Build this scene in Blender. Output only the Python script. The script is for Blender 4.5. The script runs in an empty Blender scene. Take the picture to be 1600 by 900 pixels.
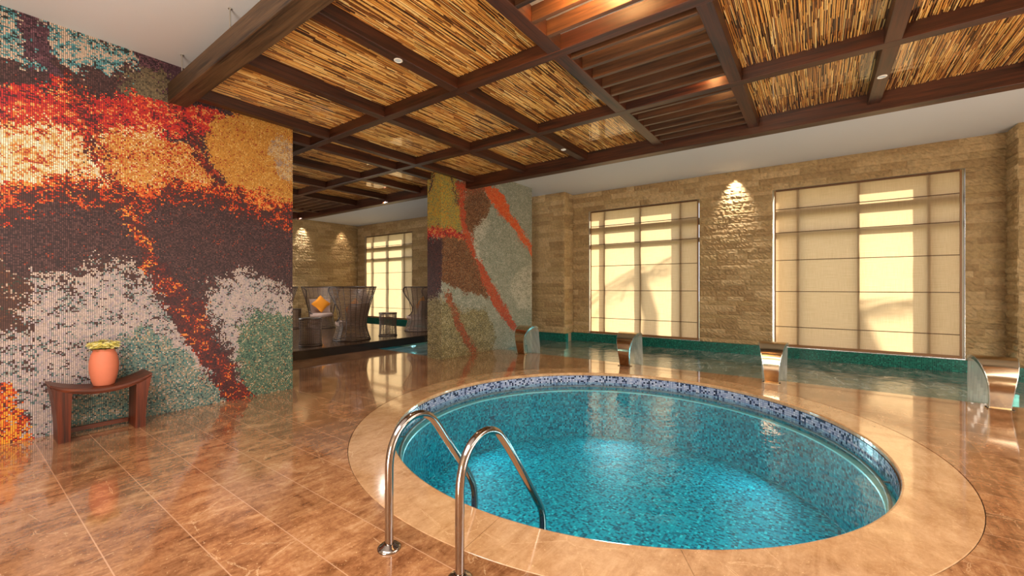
import bpy, math, random
import numpy as np
from mathutils import Vector, Matrix
from mathutils.geometry import tessellate_polygon

R = random.Random(7)
NR = np.random.RandomState(11)
PI = math.pi
SC = bpy.context.scene
COL = SC.collection

# ------------------------------------------------------------------ camera
YAW = math.radians(36.2)
cam_d = bpy.data.cameras.new('camera')
cam = bpy.data.objects.new('camera', cam_d)
COL.objects.link(cam)
cam_d.sensor_width = 36.0
cam_d.lens = 652.5 / 1600 * 36.0
cam_d.shift_y = -1.8 / 1600
cam_d.clip_end = 300
cam.location = (0, 0, 1.55)
cam.rotation_euler = (PI / 2, 0, YAW - PI / 2)
SC.camera = cam

# ------------------------------------------------------------------ exposure, world, sun, lamps and added fill lights
vs = SC.view_settings
vs.view_transform = 'Standard'
vs.look = 'None'
vs.gamma = 1.0
vs.use_curve_mapping = False
vs.exposure = 0.9
SC.display_settings.display_device = 'sRGB'
cy = SC.cycles
cy.max_bounces = 8
cy.diffuse_bounces = 4
cy.glossy_bounces = 4
cy.transmission_bounces = 4
cy.transparent_max_bounces = 12
cy.caustics_reflective = False
cy.caustics_refractive = False
cy.use_denoising = True
cy.sample_clamp_indirect = 6.0

world = bpy.data.worlds.new('sky')
SC.world = world
world.use_nodes = True
bg = world.node_tree.nodes['Background']
bg.inputs[0].default_value = (0.93, 0.96, 1.0, 1)
bg.inputs[1].default_value = 0.85

SUN_DIR = Vector((-1, 1.3, -0.55)).normalized()
sd = bpy.data.lights.new('sun', 'SUN')
sd.energy = 6.5
sd.color = (1.0, 0.90, 0.72)
sd.angle = math.radians(0.9)
sun = bpy.data.objects.new('sun', sd)
COL.objects.link(sun)
sun.rotation_euler = SUN_DIR.to_track_quat('-Z', 'Y').to_euler()

def area(name, loc, direction, sx, sy, power, color, shape='RECTANGLE', spread=180):
    d = bpy.data.lights.new(name, 'AREA')
    d.shape = shape
    d.size = sx
    d.size_y = sy
    d.energy = power
    d.color = color
    d.spread = math.radians(spread)
    o = bpy.data.objects.new(name, d)
    COL.objects.link(o)
    o.location = loc
    o.rotation_euler = Vector(direction).to_track_quat('-Z', 'Y').to_euler()
    return o

def spot(name, loc, direction, power, color, angle, blend=0.6, radius=0.04):
    d = bpy.data.lights.new(name, 'SPOT')
    d.energy = power
    d.color = color
    d.spot_size = math.radians(angle)
    d.spot_blend = blend
    d.shadow_soft_size = radius
    o = bpy.data.objects.new(name, d)
    COL.objects.link(o)
    o.location = loc
    o.rotation_euler = Vector(direction).to_track_quat('-Z', 'Y').to_euler()
    return o

WARM = (1.0, 0.88, 0.72)
SOFT = (1.0, 0.96, 0.90)
# added soft fill lights overhead, out of view behind and beside the camera
area('overhead_fill_rear', (-1.6, 1.0, 4.28), (0, 0, -1), 3.0, 6.0, 230, SOFT)
area('overhead_fill_side', (4.5, -3.9, 3.7), (0, 0, -1), 6.0, 1.6, 120, SOFT)
# added fill lights, low and out of view, brightening the canopy from below
area('canopy_fill', (-1.2, 1.6, 0.25), (0.50, 0.10, 0.85), 1.2, 6.0, 330, WARM)
area('canopy_fill_side', (4.0, -4.3, 0.25), (0.1, 0.6, 0.8), 5.0, 0.8, 150, WARM)
# added fill lights without fittings that brighten the lounge
for lx, ly in ((7.0, 9.42), (4.5, 12.75), (7.0, 13.9)):
    spot('lounge_fill_spot', (lx, ly, 3.84), (0, 0, -1), 130, SOFT, 140, 0.8, 0.04)
area('lounge_fill', (3.3, 12.0, 0.6), (0.5, 0, 0.85), 0.8, 6.0, 300, SOFT)
# warm lamps above the slatted bays
area('slat_bay_lamp', (2.95, 1.45, 4.24), (1, 0.0, -0.25), 0.12, 1.2, 60, (1.0, 0.52, 0.18))
area('slat_bay_lamp_far', (5.3, 1.0, 4.22), (0.7, 0, -0.5), 0.12, 0.6, 5, (1.0, 0.45, 0.15))
# underwater lamps of the round pool
for k in range(6):
    a = k * PI / 3 + 0.4
    area('pool_lamp', (4.75 + 2.36 * math.cos(a), 1.98 + 2.36 * math.sin(a), -0.5), (-math.cos(a), -math.sin(a), -0.05),
         0.5, 0.5, 8, (0.62, 0.95, 1.0), 'DISK')

# ------------------------------------------------------------------ node helpers
def lin(c):
    def f(v):
        v /= 255.0
        return v / 12.92 if v <= 0.04045 else ((v + 0.055) / 1.055) ** 2.4
    return (f(c[0]), f(c[1]), f(c[2]), 1.0)

class NT:
    def __init__(self, name):
        self.m = bpy.data.materials.new(name)
        self.m.use_nodes = True
        self.t = self.m.node_tree
        self.t.nodes.clear()
        self.out = self.t.nodes.new('ShaderNodeOutputMaterial')
    def n(self, kind, inputs=None, **props):
        nd = self.t.nodes.new('ShaderNode' + kind)
        for k, v in props.items():
            setattr(nd, k, v)
        for k, v in (inputs or {}).items():
            self.put(nd.inputs[k], v)
        return nd
    def put(self, sock, v):
        if isinstance(v, bpy.types.NodeSocket):
            self.t.links.new(v, sock)
        else:
            sock.default_value = v
    def math(self, op, a, b=0.0, clamp=False):
        nd = self.n('Math', {0: a, 1: b}, operation=op)
        nd.use_clamp = clamp
        return nd.outputs[0]
    def mix(self, f, a, b, blend='MIX'):
        nd = self.n('Mix', data_type='RGBA', blend_type=blend)
        self.put(nd.inputs['Factor'], f)
        self.put(nd.inputs['A'], a)
        self.put(nd.inputs['B'], b)
        return nd.outputs['Result']
    def ramp(self, f, stops, interp='LINEAR'):
        nd = self.n('ValToRGB', {'Fac': f})
        cr = nd.color_ramp
        cr.interpolation = interp
        while len(cr.elements) < len(stops):
            cr.elements.new(0.5)
        for e, (p, c) in zip(cr.elements, stops):
            e.position = p
            e.color = c
        return nd.outputs['Color']
    def coord(self, which='Object', scale=(1, 1, 1), rot=(0, 0, 0)):
        tc = self.n('TexCoord')
        mp = self.n('Mapping', {'Vector': tc.outputs[which], 'Scale': scale, 'Rotation': rot})
        return mp.outputs[0]
    def noise(self, vec, scale=5.0, detail=4.0, rough=0.55, dist=0.0):
        nd = self.n('TexNoise', {'Vector': vec, 'Scale': scale, 'Detail': detail, 'Roughness': rough, 'Distortion': dist})
        return nd.outputs['Fac']
    def attr(self, name='col'):
        return self.n('Attribute', attribute_name=name).outputs['Color']
    def bump(self, h, strength=0.5, dist=0.01):
        return self.n('Bump', {'Height': h, 'Strength': strength, 'Distance': dist}).outputs[0]
    def schlick(self, f0, normal=None):
        lw = self.n('LayerWeight', {'Blend': 0.5})
        if normal is not None: self.put(lw.inputs['Normal'], normal)
        p = self.math('POWER', lw.outputs['Facing'], 5.0)
        return self.math('ADD', f0, self.math('MULTIPLY', p, 1 - f0), True)
    def bsdf(self, **kw):
        names = {'color': 'Base Color', 'rough': 'Roughness', 'metal': 'Metallic', 'normal': 'Normal', 'coat': 'Coat Weight',
                 'coat_rough': 'Coat Roughness', 'spec': 'Specular IOR Level', 'ior': 'IOR', 'sheen': 'Sheen Weight',
                 'alpha': 'Alpha', 'sss': 'Subsurface Weight'}
        nd = self.n('BsdfPrincipled')
        for k, v in kw.items():
            self.put(nd.inputs[names[k]], v)
        return nd.outputs[0]
    def done(self, sh):
        self.t.links.new(sh, self.out.inputs['Surface'])
        return self.m

def plain(name, c, rough=0.6, metal=0.0, bumps=0.0, bscale=60, var=0.0, coat=0.0):
    t = NT(name)
    v = t.coord()
    f = t.noise(v, bscale * 0.2, 4)
    c = lin(c)
    dark = tuple(x * (1 - var) for x in c[:3]) + (1,)
    light = tuple(min(1, x * (1 + var)) for x in c[:3]) + (1,)
    col = t.mix(f, dark, light) if var else c
    kw = dict(color=col, rough=rough, metal=metal, coat=coat)
    if bumps:
        kw['normal'] = t.bump(t.noise(v, bscale, 5), bumps, 0.01)
    return t.done(t.bsdf(**kw))

def wood(name, axis, dark, light, rough=0.45, gs=1.0, coat=0.0, spec=0.5):
    t = NT(name)
    sc = [38 * gs, 38 * gs, 38 * gs]
    sc[axis] = 1.3 * gs
    v = t.coord('Object', tuple(sc))
    g = t.noise(v, 1.0, 6, 0.65, 0.6)
    sc2 = [7 * gs, 7 * gs, 7 * gs]
    sc2[axis] = 0.5 * gs
    g2 = t.noise(t.coord('Object', tuple(sc2)), 1.0, 3, 0.5, 1.8)
    f = t.math('ADD', t.math('MULTIPLY', g, 0.6), t.math('MULTIPLY', g2, 0.4))
    col = t.ramp(f, [(0.36, lin(dark)), (0.62, lin(light))])
    return t.done(t.bsdf(color=col, rough=rough, coat=coat, spec=spec, normal=t.bump(g, 0.25, 0.004)))

def attr_mat(name, rough=0.5, nscale=90, bstr=0.4, bdist=0.006, mul=0.35, coat=0.0, metal=0.0):
    t = NT(name)
    v = t.coord()
    f = t.noise(v, nscale * 0.35, 5, 0.7)
    k = t.mix(f, (1 - mul, 1 - mul, 1 - mul, 1), (1 + mul, 1 + mul, 1 + mul, 1))
    col = t.mix(1.0, t.attr(), k, 'MULTIPLY')
    return t.done(t.bsdf(color=col, rough=rough, coat=coat, metal=metal, normal=t.bump(t.noise(v, nscale, 6, 0.7), bstr, bdist)))

def tile_mat(name, src, size, cols, grout, gw=0.10, rough=0.18, big=0.0):
    # small square glass tiles: one random colour for each cell, grout between
    t = NT(name)
    tc = t.n('TexCoord').outputs[src]
    sc = t.n('VectorMath', {0: tc, 1: (1 / size, 1 / size, 1 / size)}, operation='MULTIPLY').outputs[0]
    sc = t.n('VectorMath', {0: sc, 1: (0.013, 0.017, 0.371)}, operation='ADD').outputs[0]
    cell = t.n('VectorMath', {0: sc}, operation='FLOOR').outputs[0]
    fr = t.n('VectorMath', {0: sc}, operation='FRACTION').outputs[0]
    wn = t.n('TexWhiteNoise', {'Vector': cell}, noise_dimensions='3D').outputs['Value']
    stops = []
    acc = 0.0
    for wgt, c in cols:
        stops.append((acc, lin(c)))
        acc += wgt
    col = t.ramp(wn, stops, 'CONSTANT')
    xyz = t.n('SeparateXYZ', {0: fr})
    lo = t.math('MINIMUM', xyz.outputs[0], xyz.outputs[1])
    g = t.math('LESS_THAN', lo, gw)
    col = t.mix(g, col, lin(grout))
    return t.done(t.bsdf(color=col, rough=rough, spec=0.25, normal=t.bump(t.math('SUBTRACT', 1.0, g), 0.3, 0.001)))

# ------------------------------------------------------------------ mesh helpers
class MB:
    def __init__(self):
        self.v = []
        self.f = []
        self.c = []      # colour per face
        self.mi = []
        self.sm = []
        self.uv = {}
        self.cur = (1, 1, 1, 1)
        self.m = 0
        self.smooth = False
    def face(self, idx, uv=None):
        if uv:
            self.uv[len(self.f)] = uv
        self.f.append(tuple(idx))
        self.c.append(self.cur)
        self.mi.append(self.m)
        self.sm.append(self.smooth)
    def verts(self, pts):
        b = len(self.v)
        self.v.extend([tuple(p) for p in pts])
        return b
    def quad(self, a, b, c, d, uv=None):
        k = self.verts([a, b, c, d])
        self.face((k, k + 1, k + 2, k + 3), uv)
    def box(self, lo, hi, bev=0.0):
        x0, y0, z0 = lo
        x1, y1, z1 = hi
        if bev <= 0:
            k = self.verts([(x0, y0, z0), (x1, y0, z0), (x1, y1, z0), (x0, y1, z0), (x0, y0, z1), (x1, y0, z1), (x1, y1, z1), (x0, y1, z1)])
            for q in ((0, 3, 2, 1), (4, 5, 6, 7), (0, 1, 5, 4), (1, 2, 6, 5), (2, 3, 7, 6), (3, 0, 4, 7)):
                self.face([k + i for i in q])
            return
        b = min(bev, (x1 - x0) * .45, (y1 - y0) * .45, (z1 - z0) * .45)
        pts = []
        for z, s in ((z0, b), (z0 + b, 0), (z1 - b, 0), (z1, b)):
            X0, X1, Y0, Y1 = x0 + s, x1 - s, y0 + s, y1 - s
            pts.append([(X0 + b * (s == 0), Y0, z), (X1 - b * (s == 0), Y0, z), (X1, Y0 + b * (s == 0), z), (X1, Y1 - b * (s == 0), z),
                        (X1 - b * (s == 0), Y1, z), (X0 + b * (s == 0), Y1, z), (X0, Y1 - b * (s == 0), z), (X0, Y0 + b * (s == 0), z)])
        ks = [self.verts(p) for p in pts]
        for a, c in zip(ks[:-1], ks[1:]):
            for i in range(8):
                j = (i + 1) % 8
                self.face((a + i, a + j, c + j, c + i))
        self.face([ks[0] + i for i in range(7, -1, -1)])
        self.face([ks[-1] + i for i in range(8)])
    def tube(self, pts, r, n=8, closed=False, caps=True):
        pts = [Vector(p) for p in pts]
        N = len(pts)
        rr = r if isinstance(r, (list, tuple)) else [r] * N
        rings = []
        prev = None
        for i, p in enumerate(pts):
            if closed:
                d = pts[(i + 1) % N] - pts[i - 1]
            else:
                d = pts[min(i + 1, N - 1)] - pts[max(i - 1, 0)]
            d.normalize()
            if prev is None:
                up = Vector((0, 0, 1)) if abs(d.z) < 0.9 else Vector((1, 0, 0))
                a = d.cross(up).normalized()
            else:
                a = (prev - d * prev.dot(d)).normalized()
            prev = a
            b = d.cross(a)
            rings.append(self.verts([p + (a * math.cos(2 * PI * k / n) + b * math.sin(2 * PI * k / n)) * rr[i] for k in range(n)]))
        for i in range(N if closed else N - 1):
            A, B = rings[i], rings[(i + 1) % N]
            for k in range(n):
                self.face((A + k, A + (k + 1) % n, B + (k + 1) % n, B + k))
        if caps and not closed:
            self.face([rings[0] + k for k in range(n - 1, -1, -1)])
            self.face([rings[-1] + k for k in range(n)])
    def lathe(self, prof, c=(0, 0, 0), n=32, cap0=True, cap1=True, uvr=None):
        rings = []
        for r, z in prof:
            rings.append(self.verts([(c[0] + r * math.cos(2 * PI * k / n), c[1] + r * math.sin(2 * PI * k / n), c[2] + z) for k in range(n)]))
        for i, (A, B) in enumerate(zip(rings[:-1], rings[1:])):
            for k in range(n):
                j = (k + 1) % n
                uv = None
                if uvr:
                    u0, u1 = uvr * 2 * PI * k / n, uvr * 2 * PI * (k + 1) / n
                    uv = [(u0, prof[i][1]), (u1, prof[i][1]), (u1, prof[i + 1][1]), (u0, prof[i + 1][1])]
                self.face((A + k, A + j, B + j, B + k), uv)
        if cap0:
            self.face([rings[0] + k for k in range(n - 1, -1, -1)])
        if cap1:
            self.face([rings[-1] + k for k in range(n)])
    def grid(self, P, closed=False):
        # P: rows of points
        ks = [self.verts(row) for row in P]
        m = len(P[0])
        for A, B in zip(ks[:-1], ks[1:]):
            for k in range(m if closed else m - 1):
                j = (k + 1) % m
                self.face((A + k, A + j, B + j, B + k))
    def build(self, name, mats, parent=None, origin=None):
        me = bpy.data.meshes.new(name)
        if origin is None:
            if parent is not None:
                origin = Vector(wloc(parent))
            else:
                a = np.array(self.v)
                lo, hi = a.min(0), a.max(0)
                origin = Vector(((lo[0] + hi[0]) / 2, (lo[1] + hi[1]) / 2, lo[2]))
        o3 = Vector(origin)
        arr = np.array(self.v, dtype=np.float64) - np.array(o3)
        me.from_pydata(arr.tolist(), [], self.f)
        if not isinstance(mats, (list, tuple)):
            mats = [mats]
        for m in mats:
            me.materials.append(m)
        me.polygons.foreach_set('material_index', self.mi)
        me.polygons.foreach_set('use_smooth', self.sm)
        cols = np.array(self.c, dtype=np.float32)
        if cols.shape[0] and not np.all(cols == 1):
            tot = np.array([len(f) for f in self.f])
            at = me.color_attributes.new('col', 'FLOAT_COLOR', 'CORNER')
            at.data.foreach_set('color', np.repeat(cols, tot, axis=0).ravel())
        if self.uv:
            ul = me.uv_layers.new(name='UVMap')
            li = 0
            for i, f in enumerate(self.f):
                u = self.uv.get(i)
                for k in range(len(f)):
                    ul.data[li].uv = u[k] if u else (0, 0)
                    li += 1
        me.update()
        o = bpy.data.objects.new(name, me)
        COL.objects.link(o)
        if parent is not None:
            o.parent = parent
            o.location = o3 - Vector(wloc(parent))
        else:
            o.location = o3
        return o

def wloc(o):
    p = Vector((0, 0, 0))
    while o is not None:
        p += o.location
        o = o.parent
    return p

def tag(o, label=None, cat=None, group=None, kind=None):
    if label: o['label'] = label
    if cat: o['category'] = cat
    if group: o['group'] = group
    if kind: o['kind'] = kind
    return o

def empty(name, loc, label=None, cat=None, group=None, kind=None):
    o = bpy.data.objects.new(name, None)
    COL.objects.link(o)
    o.location = loc
    o.empty_display_size = 0.1
    return tag(o, label, cat, group, kind)

def copy_tree(o, parent=None, loc=None, rz=None, label=None):
    c = o.copy()
    COL.objects.link(c)
    c.parent = parent
    if loc is not None: c.location = loc
    if rz is not None: c.rotation_euler = (0, 0, rz)
    if label: c['label'] = label
    for ch in [x for x in bpy.data.objects if x.parent == o and x is not c]:
        copy_tree(ch, c)
    return c

# ------------------------------------------------------------------ materials
M = {}
# polished travertine floor with grooves
def floor_mat(name, tiles=True):
    t = NT(name)
    v = t.coord('Object')
    a = t.noise(t.coord('Object', (2.2, 9, 1), (0, 0, 0.5)), 1.0, 8, 0.72, 0.9)
    b = t.noise(v, 0.9, 4, 0.6, 0.5)
    c = t.noise(v, 38, 4, 0.7)
    d = t.noise(v, 5.5, 5, 0.65, 0.8)
    f = t.math('ADD', t.math('MULTIPLY', a, 0.34), t.math('ADD', t.math('MULTIPLY', b, 0.2), t.math('ADD', t.math('MULTIPLY', d, 0.3), t.math('MULTIPLY', c, 0.16))))
    if tiles:
        col = t.ramp(f, [(0.36, lin((90, 50, 28))), (0.45, lin((142, 92, 58))), (0.53, lin((182, 128, 86))), (0.64, lin((222, 176, 130)))])
    else:
        col = t.ramp(f, [(0.34, lin((150, 104, 66))), (0.46, lin((190, 144, 100))), (0.56, lin((212, 168, 124))), (0.7, lin((230, 194, 152)))])
    # pale pits and veins
    vo = t.n('TexVoronoi', {'Vector': t.coord('Object', (1, 1, 1)), 'Scale': 2.1, 'Randomness': 1.0}, feature='DISTANCE_TO_EDGE').outputs['Distance']
    w = t.math('ADD', vo, t.math('MULTIPLY', t.math('SUBTRACT', t.noise(v, 7, 5, 0.7), 0.5), 0.12))
    vein = t.math('MULTIPLY', t.math('LESS_THAN', t.math('ABSOLUTE', w), 0.004), t.math('GREATER_THAN', t.noise(v, 1.3, 2), 0.5))
    col = t.mix(t.math('MULTIPLY', vein, 0.45), col, lin((235, 195, 150)))
    pit = t.math('GREATER_THAN', t.noise(v, 55, 3, 0.6), 0.66)
    col = t.mix(t.math('MULTIPLY', pit, 0.5), col, lin((245, 205, 150)))
    rough = t.math('ADD', 0.07, t.math('MULTIPLY', c, 0.10))
    h = t.math('ADD', t.math('MULTIPLY', a, 0.5), c)
    if tiles:
        # rows run along Y, each 0.37 wide; joints shifted from row to row
        p = t.n('SeparateXYZ', {0: t.n('TexCoord').outputs['Object']})
        u = t.math('DIVIDE', t.math('SUBTRACT', p.outputs[0], 0.178), 0.37)
        row = t.math('FLOOR', u)
        fu = t.math('FRACT', u)
        rnd = t.n('TexWhiteNoise', {'W': row}, noise_dimensions='1D').outputs['Value']
        y = t.math('ADD', t.math('DIVIDE', p.outputs[1], 1.28), rnd)
        fy = t.math('FRACT', y)
        du = t.math('MINIMUM', fu, t.math('SUBTRACT', 1.0, fu))
        dy = t.math('MINIMUM', fy, t.math('SUBTRACT', 1.0, fy))
        gr = t.math('LESS_THAN', du, 0.0085)
        gy = t.math('LESS_THAN', dy, 0.0016)
        cellv = t.n('CombineXYZ', {0: row, 1: t.math('FLOOR', y), 2: 0.0}).outputs[0]
        tone = t.n('TexWhiteNoise', {'Vector': cellv}, noise_dimensions='3D').outputs['Value']
        k = t.math('ADD', 0.74, t.math('MULTIPLY', tone, 0.28))
        kk = t.n('CombineXYZ', {0: k, 1: k, 2: k}).outputs[0]
        col = t.mix(1.0, col, kk, 'MULTIPLY')
        col = t.mix(t.math('MULTIPLY', gr, 0.75), col, lin((205, 160, 125)))
        col = t.mix(t.math('MULTIPLY', gy, 0.55), col, lin((190, 150, 112)))
        h = t.math('SUBTRACT', h, t.math('MULTIPLY', t.math('MAXIMUM', gr, gy), 1.2))
    return t.done(t.bsdf(color=col, rough=rough, spec=0.75, coat=0.85, coat_rough=0.045, normal=t.bump(h, 0.04, 0.003)))
M['floor'] = floor_mat('polished_travertine')
M['coping'] = floor_mat('honed_travertine_ring', False)
M['groove'] = plain('groove_dark', (70, 45, 28), 0.8)

def art_mat():
    t = NT('art_mosaic')
    uv = t.n('TexCoord').outputs['UV']
    fr = t.n('VectorMath', {0: uv}, operation='FRACTION').outputs[0]
    s = t.n('SeparateXYZ', {0: fr})
    g = t.math('MAXIMUM', t.math('LESS_THAN', s.outputs[0], 0.20), t.math('LESS_THAN', s.outputs[1], 0.14))
    col = t.mix(g, t.attr(), lin((36, 30, 32)))
    return t.done(t.bsdf(color=col, rough=0.45, spec=0.22))
M['art'] = art_mat()
M['edge'] = plain('wall_core_plaster', (190, 180, 165), 0.8, bumps=0.1)
M['ceiling'] = plain('ceiling_paint', (206, 208, 212), 0.85, bumps=0.04, bscale=80)
M['plaster'] = plain('warm_plaster', (196, 176, 148), 0.8, bumps=0.08)
M['stone'] = attr_mat('split_face_travertine', 0.85, 42, 1.0, 0.03, 0.55)
M['pool_tile'] = tile_mat('teal_glass_mosaic', 'Object', 0.028, [(0.34, (0, 150, 168)), (0.28, (0, 130, 150)), (0.2, (0, 100, 122)), (0.12, (0, 70, 92)), (0.06, (50, 184, 196))], (0, 110, 122), 0.08, 0.6)
M['pool_wall_tile'] = tile_mat('teal_glass_mosaic_wall', 'UV', 0.028, [(0.34, (0, 150, 165)), (0.28, (0, 128, 148)), (0.2, (0, 105, 125)), (0.10, (0, 78, 100)), (0.08, (40, 175, 190))], (0, 95, 108), 0.08, 0.6)
M['band_tile'] = tile_mat('blue_grey_band_mosaic', 'UV', 0.028, [(0.42, (176, 184, 212)), (0.23, (150, 160, 196)), (0.12, (80, 90, 122)), (0.13, (40, 46, 68)), (0.10, (205, 208, 226))], (64, 72, 100), 0.12)
M['kerb_tile'] = tile_mat('dark_green_mosaic', 'UV', 0.025, [(0.4, (12, 82, 72)), (0.3, (16, 98, 86)), (0.2, (10, 62, 58)), (0.1, (30, 120, 105))], (60, 130, 115), 0.10)
M['channel_tile'] = tile_mat('channel_green_mosaic', 'Object', 0.05, [(0.4, (8, 92, 100)), (0.3, (10, 74, 84)), (0.3, (14, 112, 120))], (8, 60, 66), 0.08)

def water_mat(name, tint, scale, strength, foam_sheen=0.0, clear=0.93):
    t = NT(name)
    v = t.coord('Object', (1, 1, 1))
    n1 = t.noise(v, scale, 3, 0.55, 0.4)
    n2 = t.noise(v, scale * 4.2, 3, 0.6, 0.3)
    h = t.math('ADD', n1, t.math('MULTIPLY', n2, 0.25))
    nrm = t.bump(h, strength, 0.05)
    tr = t.n('BsdfTransparent', {'Color': tint}).outputs[0]
    gl = t.n('BsdfGlossy', {'Roughness': 0.09 if foam_sheen else 0.03, 'Normal': nrm}).outputs[0]
    fr = t.schlick(0.022, nrm)
    if foam_sheen:  # pale diffuse streaks: foam, plus painted stand-in for bright blind reflections
        fn = t.noise(t.coord('Object', (1.6, 5.0, 1)), 1.0, 6, 0.72, 1.2)
        fo = t.math('MULTIPLY', t.math('SUBTRACT', fn, 0.34, True), foam_sheen, True)
        df = t.n('BsdfDiffuse', {'Color': (0.66, 0.78, 0.72, 1)}).outputs[0]
        tr = t.n('MixShader', {0: fo, 1: tr, 2: df}).outputs[0]
    sh = t.n('MixShader', {0: fr, 1: tr, 2: gl}).outputs[0]
    return t.done(sh)
M['pool_water'] = water_mat('pool_water', (0.74, 0.97, 0.98, 1), 3.0, 0.28)
M['channel_water'] = water_mat('channel_water', (0.36, 0.66, 0.66, 1), 3.2, 0.26, 1.5)

def sheet_mat():
    t = NT('falling_water')
    v = t.coord('UV', (60, 1.6, 1))
    n = t.noise(v, 1.0, 3, 0.6)
    f = t.math('ADD', 0.18, t.math('MULTIPLY', n, 0.55), True)
    tr = t.n('BsdfTransparent', {'Color': (0.93, 0.98, 0.98, 1)}).outputs[0]
    df = t.n('BsdfDiffuse', {'Color': (0.80, 0.84, 0.84, 1)}).outputs[0]
    tl = t.n('BsdfTranslucent', {'Color': (0.8, 0.85, 0.85, 1)}).outputs[0]
    d2 = t.n('MixShader', {0: 0.5, 1: df, 2: tl}).outputs[0]
    gl = t.n('BsdfGlossy', {'Roughness': 0.08}).outputs[0]
    a = t.n('MixShader', {0: f, 1: tr, 2: d2}).outputs[0]
    return t.done(t.n('MixShader', {0: 0.04, 1: a, 2: gl}).outputs[0])
M['sheet'] = sheet_mat()

def glass_mat(name, tint=(0.95, 0.97, 0.97, 1), ior=1.45, rough=0.0, bump=0.0):
    t = NT(name)
    kw = {}
    tr = t.n('BsdfTransparent', {'Color': tint}).outputs[0]
    g = {'Roughness': rough}
    if bump:
        nb = t.bump(t.noise(t.coord('Object'), 1.4, 2), bump, 0.02)
        g['Normal'] = nb
    gl = t.n('BsdfGlossy', g).outputs[0]
    fr = t.schlick(((ior - 1) / (ior + 1)) ** 2)
    return t.done(t.n('MixShader', {0: fr, 1: tr, 2: gl}).outputs[0])
M['glass'] = glass_mat('window_glass')
M['panel_glass'] = glass_mat('clear_panel_over_reeds', (0.97, 0.97, 0.95, 1), 1.40, 0.0, 0.10)

def blind_mat():
    t = NT('cream_woven_blind')
    x = t.noise(t.coord('Object', (1, 260, 3)), 1.0, 3, 0.7)
    z = t.noise(t.coord('Object', (1, 3, 260)), 1.0, 3, 0.7)
    f = t.math('MULTIPLY', t.math('ADD', x, z), 0.5)
    col = t.ramp(f, [(0.32, lin((212, 180, 132))), (0.55, lin((238, 208, 166))), (0.7, lin((248, 224, 188)))])
    df = t.n('BsdfDiffuse', {'Color': col}).outputs[0]
    tl = t.n('BsdfTranslucent', {'Color': col}).outputs[0]
    return t.done(t.n('MixShader', {0: 0.62, 1: df, 2: tl}).outputs[0])
M['blind'] = blind_mat()
M['batten'] = plain('brown_batten', (96, 62, 30), 0.6)
M['frame'] = plain('brown_window_frame', (138, 96, 54), 0.45)
M['mullion'] = plain('dark_bronze_frame', (38, 26, 16), 0.5)
M['silver'] = plain('silver_edge', (200, 205, 212), 0.25, 0.9)

M['beam_x'] = wood('dark_beam_wood_x', 0, (26, 11, 5), (80, 40, 20), 0.42)
M['beam_y'] = wood('dark_beam_wood_y', 1, (26, 11, 5), (80, 40, 20), 0.42)
M['fascia'] = wood('fascia_oak', 1, (22, 14, 9), (92, 68, 46), 0.5, 1.0, 0.0, 0.3)
M['slat'] = wood('slat_wood', 1, (40, 22, 12), (92, 58, 32), 0.42)
M['reed'] = attr_mat('split_reed', 0.42, 70, 0.3, 0.003, 0.3, 0.1)
M['reedback'] = plain('reed_backing', (52, 28, 12), 0.9)
M['bench_wood'] = wood('red_brown_bench_wood', 2, (36, 11, 4), (104, 44, 20), 0.4, 1.2, 0.0, 0.3)
M['bench_top'] = wood('red_brown_bench_top', 0, (40, 14, 6), (108, 50, 26), 0.36, 1.2, 0.0, 0.35)
M['terracotta'] = plain('terracotta', (206, 118, 88), 0.65, bumps=0.12, var=0.08, bscale=50)
M['petal'] = attr_mat('yellow_petals', 0.6, 90, 0.1, 0.002, 0.15)
M['leaf'] = plain('green_leaf', (120, 130, 60), 0.5, var=0.3)
M['soil'] = plain('soil', (60, 40, 25), 0.95, bumps=0.5)
M['chrome'] = plain('polished_steel', (168, 160, 156), 0.12, 1.0)
M['ring'] = plain('ring_rail_steel', (128, 120, 114), 0.4, 0.6)
M['brushed'] = plain('fountain_steel', (190, 168, 138), 0.16, 1.0)
M['rim'] = plain('fountain_rim_steel', (190, 195, 190), 0.22, 0.9)
M['wicker'] = plain('dark_wicker', (128, 106, 92), 0.42, var=0.25, bscale=200)
M['wickerdark'] = plain('dark_wicker_frame', (60, 44, 36), 0.4, var=0.2, bscale=200)
M['cushion'] = plain('taupe_cushion', (176, 150, 138), 0.9, bumps=0.15, bscale=160)
M['pillow'] = plain('orange_pillow', (240, 150, 30), 0.85, bumps=0.15, bscale=160)
M['platform'] = plain('dark_platform', (28, 22, 22), 0.18, var=0.2, coat=0.5)
M['platform_top'] = wood('platform_deck', 0, (48, 34, 26), (86, 64, 48), 0.25, 0.5, 0.3)
M['white'] = plain('lamp_trim_white', (225, 218, 205), 0.4)
M['rod'] = plain('rod_metal', (190, 185, 175), 0.4, 0.8)
M['palm'] = plain('palm_green', (60, 90, 40), 0.6)
M['trunk'] = plain('palm_trunk', (110, 85, 60), 0.9, bumps=0.5)
M['ground'] = plain('garden_ground', (150, 150, 120), 0.9, var=0.2, bscale=10)
M['drain'] = plain('drain_dark', (30, 26, 24), 0.5)

def emit(name, c, s):
    t = NT(name)
    return t.done(t.n('Emission', {'Color': lin(c), 'Strength': s}).outputs[0])
M['lamp'] = emit('lamp_glow', (228, 216, 196), 0.32)

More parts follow.
